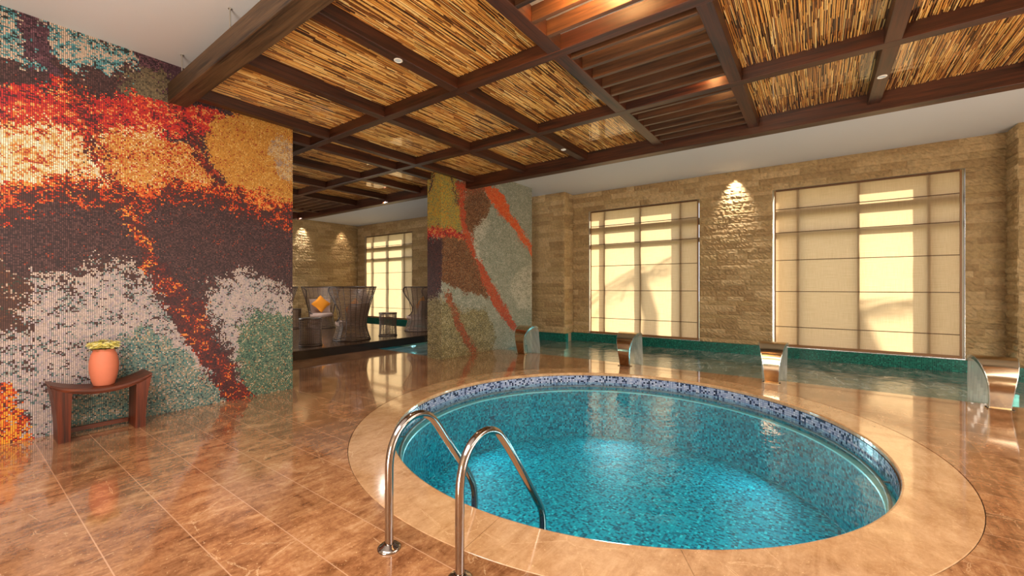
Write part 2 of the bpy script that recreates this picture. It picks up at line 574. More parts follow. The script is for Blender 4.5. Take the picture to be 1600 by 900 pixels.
# ------------------------------------------------------------------ main measures (metres)
CEIL = 4.31
Y_MOS = 6.46          # plane of the mosaic walls
TH = 0.44
X_MOS = 3.16          # end of the left mosaic wall
X_PIL = (6.29, 9.77)  # free standing mosaic wall
X_CH = 8.18           # deck edge at the channel
X_W = 11.23           # window wall
X_P = 10.71           # pier face
PC = (4.75, 1.98)
PR = 2.53
Y_RIGHT, X_REAR = -5.0, -4.0
Y_LB = 16.95          # lounge back wall
WINS = [(2.39, 5.423, 0.205, 3.76), (-2.21, 0.833, 0.205, 3.76), (13.2, 16.4, 0.205, 3.80)]

# ------------------------------------------------------------------ floor
b = MB()
outer = [(X_REAR, Y_RIGHT), (X_CH, Y_RIGHT), (X_CH, Y_MOS + 0.2), (6.45, Y_MOS + 0.2), (6.45, 8.95), (3.0, 8.95), (3.0, Y_MOS + TH), (X_REAR, Y_MOS + TH)]
NH = 128
hole = [(PC[0] + 2.957 * math.cos(2 * PI * k / NH), PC[1] + 2.957 * math.sin(2 * PI * k / NH)) for k in range(NH)]
P3 = [[Vector((x, y, 0)) for x, y in outer], [Vector((x, y, 0)) for x, y in hole]]
tris = tessellate_polygon(P3)
allp = [p for L in P3 for p in L]
k = b.verts(allp)
for t3 in tris:
    a3, b3, c3 = [allp[i] for i in t3]
    if (b3 - a3).cross(c3 - a3).z < 0:
        t3 = (t3[0], t3[2], t3[1])
    b.face([k + i for i in t3])
for i in range(len(outer)):
    (x0, y0), (x1, y1) = outer[i], outer[(i + 1) % len(outer)]
    b.quad((x0, y0, 0), (x0, y0, -0.3), (x1, y1, -0.3), (x1, y1, 0))
for i in range(NH):
    (x0, y0), (x1, y1) = hole[i], hole[(i + 1) % NH]
    b.quad((x0, y0, 0), (x1, y1, 0), (x1, y1, -0.06), (x0, y0, -0.06))
o = b.build('floor', M['floor'], origin=(0, 0, 0))
tag(o, kind='structure')

# stone ring around the round pool
t = empty('pool_coping', (PC[0], PC[1], 0), 'tan stone ring set flush around the round pool', 'pool edge', kind='structure')
nseg = 14
for s in range(nseg):
    b = MB()
    a0 = 2 * PI * s / nseg + 0.10 + 0.0005
    a1 = 2 * PI * (s + 1) / nseg + 0.10 - 0.0005
    prof = [(2.952, -0.045), (2.952, -0.003), (2.948, 0.0), (2.545, 0.0), (2.533, -0.004), (2.527, -0.014), (2.527, -0.045)]
    rows = []
    for q in range(17):
        a = a0 + (a1 - a0) * q / 16
        rows.append([(PC[0] + r * math.cos(a), PC[1] + r * math.sin(a), z) for r, z in prof])
    b.grid(rows, True)
    kk = len(b.v)
    n = len(prof)
    b.face(list(range(n)))
    b.face(list(range(kk - 1, kk - n - 1, -1)))
    b.build('coping_stone', M['coping'], t)
b = MB()
b.lathe([(2.96, -0.05), (2.52, -0.05)], (PC[0], PC[1], 0), 96, False, False)
b.build('coping_bed', M['groove'], t)

# round pool shell: pale band, teal wall, small pale ledge, floor
t = empty('pool_basin', (PC[0], PC[1], -1.2), 'round sunken pool shell of teal mosaic with pale blue band', 'pool', kind='structure')
b = MB(); b.lathe([(PR, -0.045), (PR, -0.235)], (PC[0], PC[1], 0), 128, False, False, PR)
b.build('tile_band', M['band_tile'], t)
b = MB(); b.lathe([(PR, -0.235), (PR, -0.30)], (PC[0], PC[1], 0), 128, False, False, PR)
b.lathe([(2.44, -0.30), (2.44, -1.1)], (PC[0], PC[1], 0), 128, False, False, PR)
b.build('basin_wall', M['pool_wall_tile'], t)
b = MB(); b.lathe([(PR, -0.30), (2.44, -0.295), (2.435, -0.31)], (PC[0], PC[1], 0), 128, False, False)
b.build('ledge', plain('pale_ledge', (120, 205, 210), 0.3), t)
b = MB(); b.lathe([(2.44, -1.1), (1.6, -1.12), (0.8, -1.13), (0.02, -1.13)], (PC[0], PC[1], 0), 96, False, True)
b.build('basin_floor', M['pool_tile'], t)
# ring rail under the water line
b = MB(); b.smooth = True
b.tube([(PC[0] + 2.465 * math.cos(2 * PI * k / 96), PC[1] + 2.465 * math.sin(2 * PI * k / 96), -0.225) for k in range(96)], 0.017, 8, True)
for k in range(12):
    a = 2 * PI * k / 12 + 0.13
    b.tube([(PC[0] + r * math.cos(a), PC[1] + r * math.sin(a), -0.225) for r in (2.47, 2.53)], 0.009, 6)
rr = b.build('ring_rail', M['ring'])
tag(rr, 'grey ring rail running around the pool wall just under the water', 'pool rail')

b = MB(); b.smooth = True
rings = [[(PC[0] + max(r, 0.001) * math.cos(2 * PI * k / 96), PC[1] + max(r, 0.001) * math.sin(2 * PI * k / 96), -0.17) for k in range(96)] for r in (2.529, 1.9, 1.2, 0.5, 0.0)]
b.grid([r for r in rings][::-1], True)
o = b.build('pool_water', M['pool_water'])
tag(o, 'clear turquoise water filling the round pool', 'water', kind='stuff')

# ------------------------------------------------------------------ channel
b = MB()
ylo, yhi = Y_RIGHT, Y_LB
b.quad((X_CH, ylo, -0.9), (X_W + .1, ylo, -0.9), (X_W + .1, Y_MOS + .2, -0.9), (X_CH, Y_MOS + .2, -0.9))
b.quad((6.45, Y_MOS + .2, -0.9), (X_W + .1, Y_MOS + .2, -0.9), (X_W + .1, yhi, -0.9), (6.45, yhi, -0.9))
b.quad((X_CH, ylo, -0.9), (X_CH, Y_MOS + .2, -0.9), (X_CH, Y_MOS + .2, -0.06), (X_CH, ylo, -0.06))
b.quad((6.45, Y_MOS + .2, -0.9), (6.45, yhi, -0.9), (6.45, yhi, -0.06), (6.45, Y_MOS + .2, -0.06))
b.quad((X_CH, Y_MOS + .2, -0.9), (6.45, Y_MOS + .2, -0.9), (6.45, Y_MOS + .2, -0.06), (X_CH, Y_MOS + .2, -0.06))
o = b.build('channel_basin', M['channel_tile'])
tag(o, 'dark green tiled channel running below the windows', 'pool', kind='structure')
def kerb(mb, x, y0, y1, z0=-0.25, z1=0.197, d=0.14):
    def q(a, b_, c, e, L, Hh):
        mb.quad(a, b_, c, e, [(0, 0), (L, 0), (L, Hh), (0, Hh)])
    q((x - d, y1, z0), (x - d, y0, z0), (x - d, y0, z1), (x - d, y1, z1), y1 - y0, z1 - z0)
    q((x - d, y1, z1), (x - d, y0, z1), (x + .05, y0, z1), (x + .05, y1, z1), y1 - y0, d + .05)
    q((x + .05, y0, z0), (x - d, y0, z0), (x - d, y0, z1), (x + .05, y0, z1), d, z1 - z0)
    q((x - d, y1, z0), (x + .05, y1, z0), (x + .05, y1, z1), (x - d, y1, z1), d, z1 - z0)
b = MB()
kerb(b, X_W, -2.73, 5.95, d=0.10)
kerb(b, X_P, 5.85, 7.5, d=0.10)
kerb(b, X_P, Y_RIGHT, -2.63, d=0.10)
kerb(b, X_W, 7.4, Y_LB, d=0.10)
o = b.build('trim_1', M['kerb_tile'])
tag(o, 'green mosaic kerb between the channel water and the windows', 'kerb', kind='structure')
b = MB(); b.smooth = True
N = 24
for (xa, xb, ya, yb) in ((X_CH, X_P - .102, Y_RIGHT, -2.635), (X_CH, X_W - .102, -2.635, 5.845), (X_CH, X_P - .102, 5.845, Y_MOS - .005),
                         (X_PIL[1] + .005, X_P - .102, Y_MOS - .005, Y_MOS + TH + .005), (6.455, X_P - .102, Y_MOS + TH + .005, 7.505),
                         (6.455, X_W - .102, 7.505, 8.845), (9.265, X_W - .102, 8.845, Y_LB - .005)):
    n1, n2 = max(1, int((xb - xa) / .5)), max(1, int((yb - ya) / .5))
    b.grid([[(xa + (xb - xa) * i / n1, ya + (yb - ya) * j / n2, -0.035) for j in range(n2 + 1)] for i in range(n1 + 1)][::-1])
o = b.build('channel_water', M['channel_water'])
tag(o, 'rippling green water of the long channel below the windows', 'water', kind='stuff')

# ------------------------------------------------------------------ mosaic art (tiles coloured one by one)
WALL_ART = [
  ('T', [(0.112, 4.353), (0.589, 4.432), (1.013, 4.378), (1.364, 4.249), (1.393, 4.148), (1.091, 3.927), (1.013, 4.023), (0.817, 3.883), (0.746, 3.942), (0.655, 3.968), (0.589, 3.761), (0.461, 3.798), (0.112, 3.665)]) ,
  ('P', [(0.461, 4.427), (0.589, 4.399), (0.642, 4.128), (0.723, 3.83), (0.655, 3.669), (0.589, 3.774), (0.524, 4.072)]) ,
  ('P', [(1.28, 4.397), (1.827, 4.454), (1.827, 4.211), (1.646, 3.822), (1.452, 4.059), (1.364, 4.174)]) ,
  ('R', [(0.655, 3.749), (0.769, 3.714), (0.864, 3.544), (0.723, 3.493)]) ,
  ('V', [(1.224, 3.93), (1.422, 4.108), (1.646, 4.177), (1.646, 3.822), (1.452, 3.661), (1.28, 3.654)]) ,
  ('R', [(0.112, 3.527), (0.461, 3.56), (0.769, 3.578), (1.17, 3.762), (1.646, 3.822), (2.104, 3.943), (2.405, 3.872), (1.894, 3.46), (1.28, 3.357), (0.913, 3.177), (0.589, 3.182), (0.112, 3.126)]) ,
  ('J', [(0.112, 3.168), (0.589, 3.248), (0.913, 3.247), (1.28, 3.432), (1.827, 3.36), (1.697, 2.688), (1.224, 2.605), (0.864, 2.61), (0.589, 2.558), (0.112, 2.408)]) ,
  ('C', [(0.112, 3.066), (0.589, 3.15), (0.889, 3.17), (1.064, 3.006), (1.224, 2.641), (0.864, 2.658), (0.589, 2.604), (0.112, 2.45)]) ,
  ('a', [(1.013, 3.206), (1.28, 3.357), (1.511, 3.388), (1.894, 3.337), (2.104, 3.098), (2.14, 2.894), (1.697, 2.792), (1.224, 2.641), (1.064, 2.97)]) ,
  ('A', [(1.997, 3.49), (2.177, 3.798), (2.484, 4.032), (3.288, 4.209), (3.288, 2.722), (2.649, 2.72), (2.251, 2.916), (2.14, 3.132)]) ,
  ('X', [(2.734, 3.564), (3.001, 3.779), (3.288, 3.713), (3.288, 3.168), (3.001, 3.158)]) ,
  ('O', [(0.112, 2.527), (0.589, 2.689), (0.913, 2.724), (1.279, 2.726), (1.697, 2.847), (2.251, 2.942), (2.649, 2.902), (3.288, 2.821), (3.288, 2.573), (2.648, 2.61), (2.104, 2.802), (1.634, 2.716), (1.451, 2.492), (1.224, 2.553), (0.913, 2.515), (0.633, 2.533), (0.503, 2.348), (0.112, 2.228)]) ,
  ('o', [(0.112, 2.438), (0.589, 2.591), (0.913, 2.619), (1.279, 2.651), (1.634, 2.716), (2.251, 2.829), (2.649, 2.72), (3.288, 2.672), (3.288, 2.375), (2.648, 2.446), (2.104, 2.676), (1.634, 2.622), (1.451, 2.339), (1.224, 2.421), (0.913, 2.41), (0.633, 2.434), (0.503, 2.218), (0.112, 2.108)]) ,
  ('U', [(0.112, 1.6), (0.42, 1.539), (0.589, 1.736), (0.864, 1.711), (1.17, 1.887), (1.481, 1.675), (1.729, 1.257), (2.251, 0.456), (2.648, 0.166), (2.648, -1.111), (0.112, -0.196)]) ,
  ('L', [(0.112, 1.36), (0.42, 1.38), (0.589, 1.604), (0.864, 1.573), (1.17, 1.72), (1.451, 1.537), (1.665, 1.18), (2.176, 0.425), (2.648, -0.108), (2.648, -1.111), (0.112, -0.196)]) ,
  ('M', [(0.112, 1.959), (0.503, 1.668), (0.545, 1.408), (0.461, 1.218), (0.545, 1.082), (0.339, 1.069), (0.112, 1.121)]) ,
  ('U', [(1.997, 1.535), (2.365, 1.754), (2.648, 1.789), (3.094, 1.581), (3.288, 1.334), (3.288, 0.839), (2.484, 0.91), (2.565, 0.452), (2.648, -0.108), (2.484, 0.196), (2.213, 0.719), (2.046, 1.2)]) ,
  ('L', [(2.068, 1.493), (2.365, 1.622), (2.648, 1.671), (3.001, 1.438), (3.19, 1.239), (3.288, 0.839), (2.484, 1.088), (2.565, 0.452), (2.648, -0.108), (2.524, 0.189), (2.251, 0.844), (2.103, 1.197)]) ,
  ('G', [(2.42, 0.916), (2.648, 1.26), (3.001, 1.199), (3.288, 1.037), (3.287, -0.153), (2.565, -0.089), (2.444, 0.293), (2.365, 0.613)]) ,
  ('S', [(1.197, 1.024), (1.511, 1.035), (1.894, 0.635), (2.213, 0.162), (2.404, -0.185), (1.571, -0.138), (0.769, -0.093), (0.793, 0.446), (1.224, 0.58)]) ,
  ('D', [(1.405, 1.802), (1.572, 1.848), (1.794, 1.455), (2.032, 1.285), (2.103, 0.859), (2.327, 0.444), (2.631, -0.086), (2.342, -0.127), (2.103, 0.352), (1.894, 0.799), (1.646, 1.221)]) ,
  ('f', [(1.202, 2.505), (1.296, 2.558), (1.405, 2.295), (1.535, 1.939), (1.559, 1.692), (1.475, 1.728), (1.324, 2.173)]) ,
  ('Q', [(0.742, 3.838), (0.798, 3.862), (0.993, 3.271), (1.213, 2.713), (1.17, 2.661), (0.963, 3.1), (0.826, 3.496)]) ,
  ('Q', [(1.646, 3.822), (1.71, 3.845), (1.908, 3.522), (2.125, 3.145), (2.199, 2.888), (2.125, 2.874), (1.894, 3.378)]) ,
  ('F', [(0.112, 0.642), (0.387, 0.571), (0.419, 0.362), (0.511, 0.211), (0.545, -0.026), (0.112, -0.046)]) ,
]
PILLAR_ART = [
  ('Y', [(-0.583, 4.252), (0.465, 4.261), (0.538, 3.341), (0.653, 2.833), (0.001, 2.712), (-0.583, 2.808)]) ,
  ('B', [(0.768, 3.748), (1.384, 3.863), (1.668, 3.574), (1.472, 3.204), (1.146, 2.943), (1.049, 2.659), (0.767, 2.899), (0.691, 3.364)]) ,
  ('B', [(-0.02, 2.714), (0.613, 2.777), (0.847, 2.48), (1.13, 2.065), (1.384, 1.628), (1.579, 1.26), (1.048, 1.381), (0.575, 1.467), (0.209, 1.546), (-0.02, 1.719)]) ,
  ('R', [(-0.583, 2.886), (0.001, 2.821), (0.575, 2.824), (0.823, 2.612), (0.353, 2.657), (0.001, 2.613), (-0.583, 2.628)]) ,
  ('K', [(-0.583, 2.628), (-0.02, 2.59), (-0.02, 1.471), (-0.272, 1.014), (-0.583, 0.953)]) ,
  ('e', [(0.426, 3.891), (1.049, 4.073), (1.473, 4.049), (1.473, 3.851), (0.729, 3.714), (0.501, 3.596)]) ,
  ('E', [(0.501, 3.855), (0.744, 3.903), (0.706, 3.366), (0.791, 2.902), (1.024, 2.603), (1.315, 2.184), (1.586, 1.743), (1.955, 1.339), (2.346, 0.912), (2.803, 0.454), (2.519, 0.403), (2.148, 0.731), (1.723, 1.159), (1.36, 1.617), (1.098, 2.052), (0.823, 2.468), (0.636, 2.821), (0.53, 3.329)]) ,
  ('N', [(1.368, 3.984), (1.881, 4.084), (2.197, 3.896), (2.54, 3.419), (2.967, 3.099), (3.514, 2.624), (3.514, 2.414), (2.815, 2.884), (2.336, 3.247), (1.909, 3.425), (1.543, 3.712)]) ,
  ('W', [(1.049, 2.876), (1.472, 3.232), (1.741, 3.183), (1.472, 2.923), (1.215, 2.454), (1.341, 2.074), (1.146, 2.176), (1.008, 2.601)]) ,
  ('W', [(2.727, 1.946), (3.635, 2.236), (3.635, 0.915), (2.835, 0.95), (2.416, 1.453)]) ,
  ('H', [(-0.583, 1.261), (-0.02, 1.272), (0.652, 1.045), (1.472, 1.009), (1.88, 0.294), (1.472, -0.228), (-0.584, -0.183)]) ,
  ('e', [(0.082, 1.43), (0.28, 1.377), (0.515, 0.948), (0.791, 0.507), (1.145, 0.011), (0.917, 0.001), (0.575, 0.422), (0.339, 0.855)]) ,
  ('K', [(-0.271, 4.198), (-0.213, 4.188), (-0.343, 3.652), (-0.433, 3.536)]) ,
  ('K', [(0.181, 4.194), (0.253, 4.059), (0.53, 3.392), (0.471, 3.351)]) ,
]
PAL = {
 'K': [(.34, (74, 52, 52)), (.25, (90, 64, 64)), (.22, (60, 46, 48)), (.12, (104, 74, 72)), (.05, (122, 56, 46)), (.02, (150, 70, 50))],
 'T': [(.10, (50, 56, 54)), (.14, (70, 125, 135)), (.28, (104, 162, 168)), (.08, (150, 148, 138)), (.40, (206, 184, 164))],
 'P': [(.4, (86, 58, 70)), (.3, (104, 74, 84)), (.2, (58, 44, 52)), (.1, (128, 86, 96))],
 'V': [(.4, (134, 118, 90)), (.4, (114, 102, 80)), (.2, (88, 78, 62))],
 'R': [(.10, (96, 46, 48)), (.20, (168, 48, 54)), (.40, (200, 52, 48)), (.18, (226, 88, 52)), (.12, (238, 164, 96))],
 'C': [(.08, (180, 66, 46)), (.14, (214, 128, 60)), (.26, (228, 178, 108)), (.40, (240, 214, 172)), (.12, (252, 238, 212))],
 'J': [(.12, (120, 50, 44)), (.28, (200, 58, 44)), (.20, (226, 110, 54)), (.22, (236, 180, 112)), (.18, (244, 218, 178))],
 'A': [(.08, (170, 74, 42)), (.26, (194, 128, 54)), (.46, (212, 150, 66)), (.20, (228, 178, 100))],
 'a': [(.10, (120, 44, 38)), (.20, (190, 62, 38)), (.26, (206, 128, 58)), (.28, (222, 164, 84)), (.16, (240, 206, 152))],
 'X': [(.3, (178, 150, 130)), (.35, (206, 152, 84)), (.35, (220, 188, 140))],
 'O': [(.14, (80, 48, 46)), (.16, (120, 48, 36)), (.24, (190, 58, 32)), (.26, (224, 98, 40)), (.20, (240, 164, 80))],
 'o': [(.50, (78, 52, 50)), (.18, (110, 48, 40)), (.18, (190, 60, 34)), (.14, (228, 110, 50))],
 'L': [(.10, (84, 60, 56)), (.06, (90, 116, 116)), (.12, (158, 160, 154)), (.26, (176, 162, 168)), (.46, (198, 180, 172))],
 'U': [(.40, (80, 56, 54)), (.10, (104, 74, 60)), (.06, (84, 110, 108)), (.16, (168, 154, 154)), (.28, (196, 178, 166))],
 'M': [(.50, (84, 58, 52)), (.15, (110, 70, 52)), (.10, (60, 70, 62)), (.25, (186, 162, 146))],
 'G': [(.22, (54, 84, 76)), (.34, (84, 118, 98)), (.22, (124, 138, 112)), (.08, (152, 118, 78)), (.14, (198, 180, 150))],
 'S': [(.16, (62, 84, 84)), (.26, (92, 132, 128)), (.26, (132, 146, 132)), (.20, (186, 162, 134)), (.12, (204, 196, 186))],
 'D': [(.10, (62, 42, 46)), (.52, (88, 46, 46)), (.26, (116, 50, 44)), (.08, (196, 72, 36)), (.04, (236, 140, 60))],
 'F': [(.20, (92, 46, 44)), (.22, (172, 46, 36)), (.32, (224, 98, 38)), (.26, (246, 166, 56))],
 'f': [(.50, (86, 50, 48)), (.20, (150, 52, 38)), (.16, (216, 92, 40)), (.14, (242, 160, 70))],
 'Q': [(.1, (66, 44, 46)), (.45, (92, 46, 44)), (.25, (142, 52, 42)), (.2, (192, 76, 48))],
 'Y': [(.2, (124, 124, 84)), (.25, (150, 150, 90)), (.30, (200, 172, 72)), (.25, (212, 144, 54))],
 'B': [(.3, (94, 62, 46)), (.35, (128, 84, 56)), (.2, (168, 122, 84)), (.15, (130, 112, 88))],
 'E': [(.14, (140, 84, 60)), (.25, (186, 70, 48)), (.36, (214, 88, 52)), (.25, (196, 124, 90))],
 'e': [(.35, (122, 84, 60)), (.30, (164, 88, 56)), (.20, (190, 100, 64)), (.15, (160, 140, 112))],
 'N': [(.3, (226, 84, 46)), (.45, (244, 104, 48)), (.25, (236, 142, 90))],
 'H': [(.2, (98, 88, 66)), (.25, (124, 120, 88)), (.3, (156, 144, 98)), (.25, (192, 182, 146))],
 'W': [(.2, (158, 160, 140)), (.3, (184, 182, 162)), (.5, (214, 208, 190))],
 'Z': [(.24, (136, 146, 128)), (.34, (156, 162, 144)), (.24, (184, 182, 164)), (.18, (206, 202, 188))],
}
def vnoise(p, s, seed):
    q = p * s
    i = np.floor(q).astype(int)
    f = q - i
    f = f * f * (3 - 2 * f)
    def h(a, b_):
        n = (a * 374761393 + b_ * 668265263 + seed * 974634777) & 0x7fffffff
        n = ((n ^ (n >> 13)) * 1274126177) & 0x7fffffff
        return ((n ^ (n >> 16)) & 0xffff) / 65535.0
    a, c = i[:, 0], i[:, 1]
    return ((h(a, c) * (1 - f[:, 0]) + h(a + 1, c) * f[:, 0]) * (1 - f[:, 1]) + (h(a, c + 1) * (1 - f[:, 0]) + h(a + 1, c + 1) * f[:, 0]) * f[:, 1])
def fbm(p, s, seed, o=3):
    t_ = 0
    a = 0.5
    for k_ in range(o):
        t_ = t_ + a * (vnoise(p, s, seed + k_) - 0.5)
        s *= 2.1
        a *= 0.55
    return t_
def inside(p, poly):
    x, y = p[:, 0], p[:, 1]
    r = np.zeros(len(p), bool)
    n = len(poly)
    for i in range(n):
        x0, y0 = poly[i]
        x1, y1 = poly[(i + 1) % n]
        c = ((y0 > y) != (y1 > y)) & (x < (x1 - x0) * (y - y0) / (y1 - y0 + 1e-12) + x0)
        r ^= c
    return r
def paint(p, art, base, amp, jit):
    n = len(p)
    q = p.copy()
    g = NR.normal(0, jit, n) * (0.5 + 3.0 * vnoise(p, 3.0, 31) ** 2)
    q[:, 0] += fbm(p, 4.0, 1) * amp * 1.3 + g + fbm(p, 17.0, 5) * amp * 1.0
    q[:, 1] += fbm(p, 4.0, 9) * amp * 1.3 + g * NR.choice([-1, 1], n) + fbm(p, 19.0, 13) * amp * 1.1
    if base == 'Z':
        q = p + (q - p) * 0.9
    code = np.full(n, ord(base))
    for c, poly in art:
        code[inside(q, poly)] = ord(c)
    # blotches: colour choice follows a small scale noise so that equal tiles clump
    u = NR.rand(n) * 0.42 + vnoise(p * np.array([0.7, 1.0]), 34.0, 77) * 0.42 + vnoise(p * np.array([0.6, 1.0]), 13.0, 55) * 0.30
    u = np.argsort(np.argsort(u)) / float(n)
    fine = np.isin(code, [ord(x) for x in 'GSAaBZYKeHEN'])
    u[fine] = (u[fine] * 0.35 + NR.rand(int(fine.sum())) * 0.65 - 0.5) * 1.12 + 0.5
    u = np.clip(u, 0, 0.999)
    out = np.ones((n, 4), np.float32)
    for c, pal in PAL.items():
        m = code == ord(c)
        if not m.any(): continue
        order = NR.permutation(len(pal))
        cum = np.cumsum([x[0] for x in pal])
        uu = u[m]
        idx = np.minimum(np.searchsorted(cum, uu), len(pal) - 1)
        colr = np.array([lin(x[1]) for x in pal])
        out[m] = colr[idx]
    out[:, :3] *= (0.85 + 0.3 * NR.rand(n, 1))
    return out
def tile_sheet(name, mapf, s0, s1, z0, z1, art, base, ts, parent, amp=0.16, jit=0.018):
    ns, nz = int((s1 - s0) / ts), int((z1 - z0) / ts)
    ss = s0 + (s1 - s0) * np.arange(ns + 1) / ns
    zz = z0 + (z1 - z0) * np.arange(nz + 1) / nz
    S, Z = np.meshgrid(ss, zz)
    X, Y, ZZ = mapf(S.ravel(), Z.ravel())
    V = np.stack([X, Y, ZZ], 1) - np.array(wloc(parent) if parent else (0, 0, 0))
    i = np.arange(ns)[None, :] + np.arange(nz)[:, None] * (ns + 1)
    i = i.ravel()
    F = np.stack([i, i + 1, i + ns + 2, i + ns + 1], 1)
    me = bpy.data.meshes.new(name)
    me.vertices.add(len(V)); me.vertices.foreach_set('co', V.ravel())
    me.loops.add(F.size); me.loops.foreach_set('vertex_index', F.ravel())
    me.polygons.add(len(F)); me.polygons.foreach_set('loop_start', np.arange(len(F)) * 4)
    cs = (ss[:-1] + ss[1:]) / 2
    cz = (zz[:-1] + zz[1:]) / 2
    CS, CZ = np.meshgrid(cs, cz)
    pts = np.stack([CS.ravel(), CZ.ravel()], 1)
    colr = paint(pts, art, base, amp, jit)
    me.update(calc_edges=True)
    at = me.color_attributes.new('col', 'FLOAT_COLOR', 'CORNER')
    at.data.foreach_set('color', np.repeat(colr, 4, axis=0).ravel())
    ul = me.uv_layers.new(name='UVMap')
    ii = np.tile(np.arange(ns), nz); jj = np.repeat(np.arange(nz), ns)
    uv = np.zeros((len(F), 4, 2))
    e = 1e-4
    for k_, (a, c) in enumerate(((e, e), (1 - e, e), (1 - e, 1 - e), (e, 1 - e))):
        uv[:, k_, 0] = ii + a
        uv[:, k_, 1] = jj + c
    ul.data.foreach_set('uv', uv.ravel())
    me.materials.append(M['art'])
    o = bpy.data.objects.new(name, me)
    COL.objects.link(o)
    if parent: o.parent = parent
    return o
wl = MB()
wl.box((X_REAR, Y_MOS + 0.004, 0), (X_MOS, Y_MOS + TH, CEIL))
wl = wl.build('wall_left', M['edge'], origin=(0, 0, 0))
tag(wl, 'tall left wall faced in abstract red, orange, brown and grey glass mosaic', kind='structure')
tile_sheet('mosaic_facing', lambda s, z: (s, np.full_like(s, Y_MOS), z), -1.4, X_MOS + .002, 0, CEIL, WALL_ART, 'K', 0.0145, wl)
wp = MB()
wp.box((X_PIL[0] + .004, Y_MOS + 0.004, -0.9), (X_PIL[1], Y_MOS + TH, CEIL))
wp = wp.build('wall_middle', M['edge'], origin=(0, 0, 0))
tag(wp, 'free standing wall faced in green, brown and orange glass mosaic at the channel', kind='structure')
def pil_map(s, z):
    x = np.where(s >= 0, X_PIL[0] + s, X_PIL[0])
    y = np.where(s >= 0, Y_MOS, Y_MOS - s)
    return x, y, z
tile_sheet('mosaic_facing', pil_map, -TH, X_PIL[1] - X_PIL[0], -0.9, CEIL, PILLAR_ART, 'Z', 0.0147, wp, 0.14, 0.022)

# ------------------------------------------------------------------ ceiling and plain walls
b = MB(); b.box((X_REAR, Y_RIGHT, CEIL), (X_W + .6, Y_LB + .3, CEIL + 0.2))
tag(b.build('ceiling', M['ceiling']), 'plain pale grey plaster ceiling', kind='structure')
b = MB(); b.box((X_REAR, Y_RIGHT - .2, -0.9), (X_W + .5, Y_RIGHT, CEIL))
tag(b.build('wall_right', M['plaster']), kind='structure')
b = MB(); b.box((X_REAR - .2, Y_RIGHT - .2, 0), (X_REAR, Y_MOS + TH, CEIL))
tag(b.build('wall_rear', M['plaster']), kind='structure')
b = MB(); b.box((2.6, Y_MOS + TH, 0), (2.8, Y_LB, CEIL))
tag(b.build('wall_lounge_side', M['plaster']), kind='structure')
b = MB(); b.quad((X_W + .55, -40, -0.4), (60, -40, -0.4), (60, 50, -0.4), (X_W + .55, 50, -0.4))
tag(b.build('ground', M['ground']), kind='structure')

# ------------------------------------------------------------------ split-face stone walls
STC = [lin(c) for c in ((196, 168, 124), (184, 156, 112), (206, 178, 134), (175, 146, 104), (190, 162, 116), (200, 171, 126), (182, 152, 108))]
def stone_face(mb, org, du, nrm, L, z0, z1, holes=(), seed=1):
    rr = random.Random(seed)
    du = Vector(du); nrm = Vector(nrm); org = Vector(org)
    zs = [z0]
    cuts = sorted({z for h in holes for z in (h[2], h[3])} | {z1})
    for c in cuts:
        while c - zs[-1] > 0.001:
            rem = c - zs[-1]
            if rem < 0.19:
                zs.append(c)
            else:
                zs.append(zs[-1] + min(rr.uniform(0.09, 0.15), rem - 0.08))
    for za, zb in zip(zs[:-1], zs[1:]):
        x = 0.0
        hh = [h for h in holes if h[2] < (za + zb) / 2 < h[3]]
        while x < L - 1e-4:
            x2 = x + rr.uniform(0.22, 0.75)
            if L - x2 < 0.15: x2 = L
            skip = None
            for h in hh:
                if x < h[0] - 1e-4 and x2 > h[0]: x2 = h[0]
                if h[0] - 1e-4 <= x < h[1] - 1e-4: skip = h[1]
            if skip is not None:
                x = skip
                continue
            mb.cur = STC[rr.randrange(len(STC))]
            base = rr.uniform(0.0, 0.018)
            n = max(2, int((x2 - x) / 0.036))
            m = 4
            rows = []
            for j in range(m + 1):
                row = []
                for i in range(n + 1):
                    u = x + (x2 - x) * i / n
                    z = za + (zb - za) * j / m
                    e = 0 if (i in (0, n) or j in (0, m)) else 1
                    d = base + e * (0.012 + rr.uniform(-0.013, 0.016))
                    row.append(org + du * u + nrm * d + Vector((0, 0, z)))
                rows.append(row)
            mb.grid(rows)
            # returns at top, bottom, both ends, so depth steps read as real
            for (A, B) in ((rows[0][0], rows[0][-1]), (rows[-1][-1], rows[-1][0]), (rows[0][-1], rows[-1][-1]), (rows[-1][0], rows[0][0])):
                mb.quad(B, A, A - nrm * (base + .01), B - nrm * (base + .01))
            x = x2

def holes_for(y_from, idx):
    return [(WINS[i][0] - y_from, WINS[i][1] - y_from, WINS[i][2] - 0.02, WINS[i][3]) for i in idx]
def core(mb, x0, x1, y0, y1, wins):
    y = y0
    for w in sorted(wins):
        mb.box((x0, y, -0.9), (x1, w[0], CEIL))
        mb.box((x0, w[0], w[3]), (x1, w[1], CEIL))
        mb.box((x0, w[0], -0.9), (x1, w[1], w[2] - 0.008))
        y = w[1]
    mb.box((x0, y, -0.9), (x1, y1, CEIL))
b = MB(); b.m = 1
core(b, X_W + .02, X_W + 0.58, -2.73, Y_LB + .3, WINS)
b.box((X_P + .01, 5.96, -0.9), (X_W + .5, 7.4, CEIL))
b.box((X_P + .01, Y_RIGHT, -0.9), (X_W + .5, -2.74, CEIL))
b.m = 0
stone_face(b, (X_W, -2.73, 0), (0, 1, 0), (-1, 0, 0), 5.95 + 2.73, 0.18, CEIL, holes_for(-2.73, (0, 1)), 3)
stone_face(b, (X_P, 5.95, 0), (0, 1, 0), (-1, 0, 0), 1.5, 0.18, CEIL, (), 4)
stone_face(b, (X_P, 5.95, 0), (1, 0, 0), (0, -1, 0), X_W - X_P, 0.18, CEIL, (), 5)
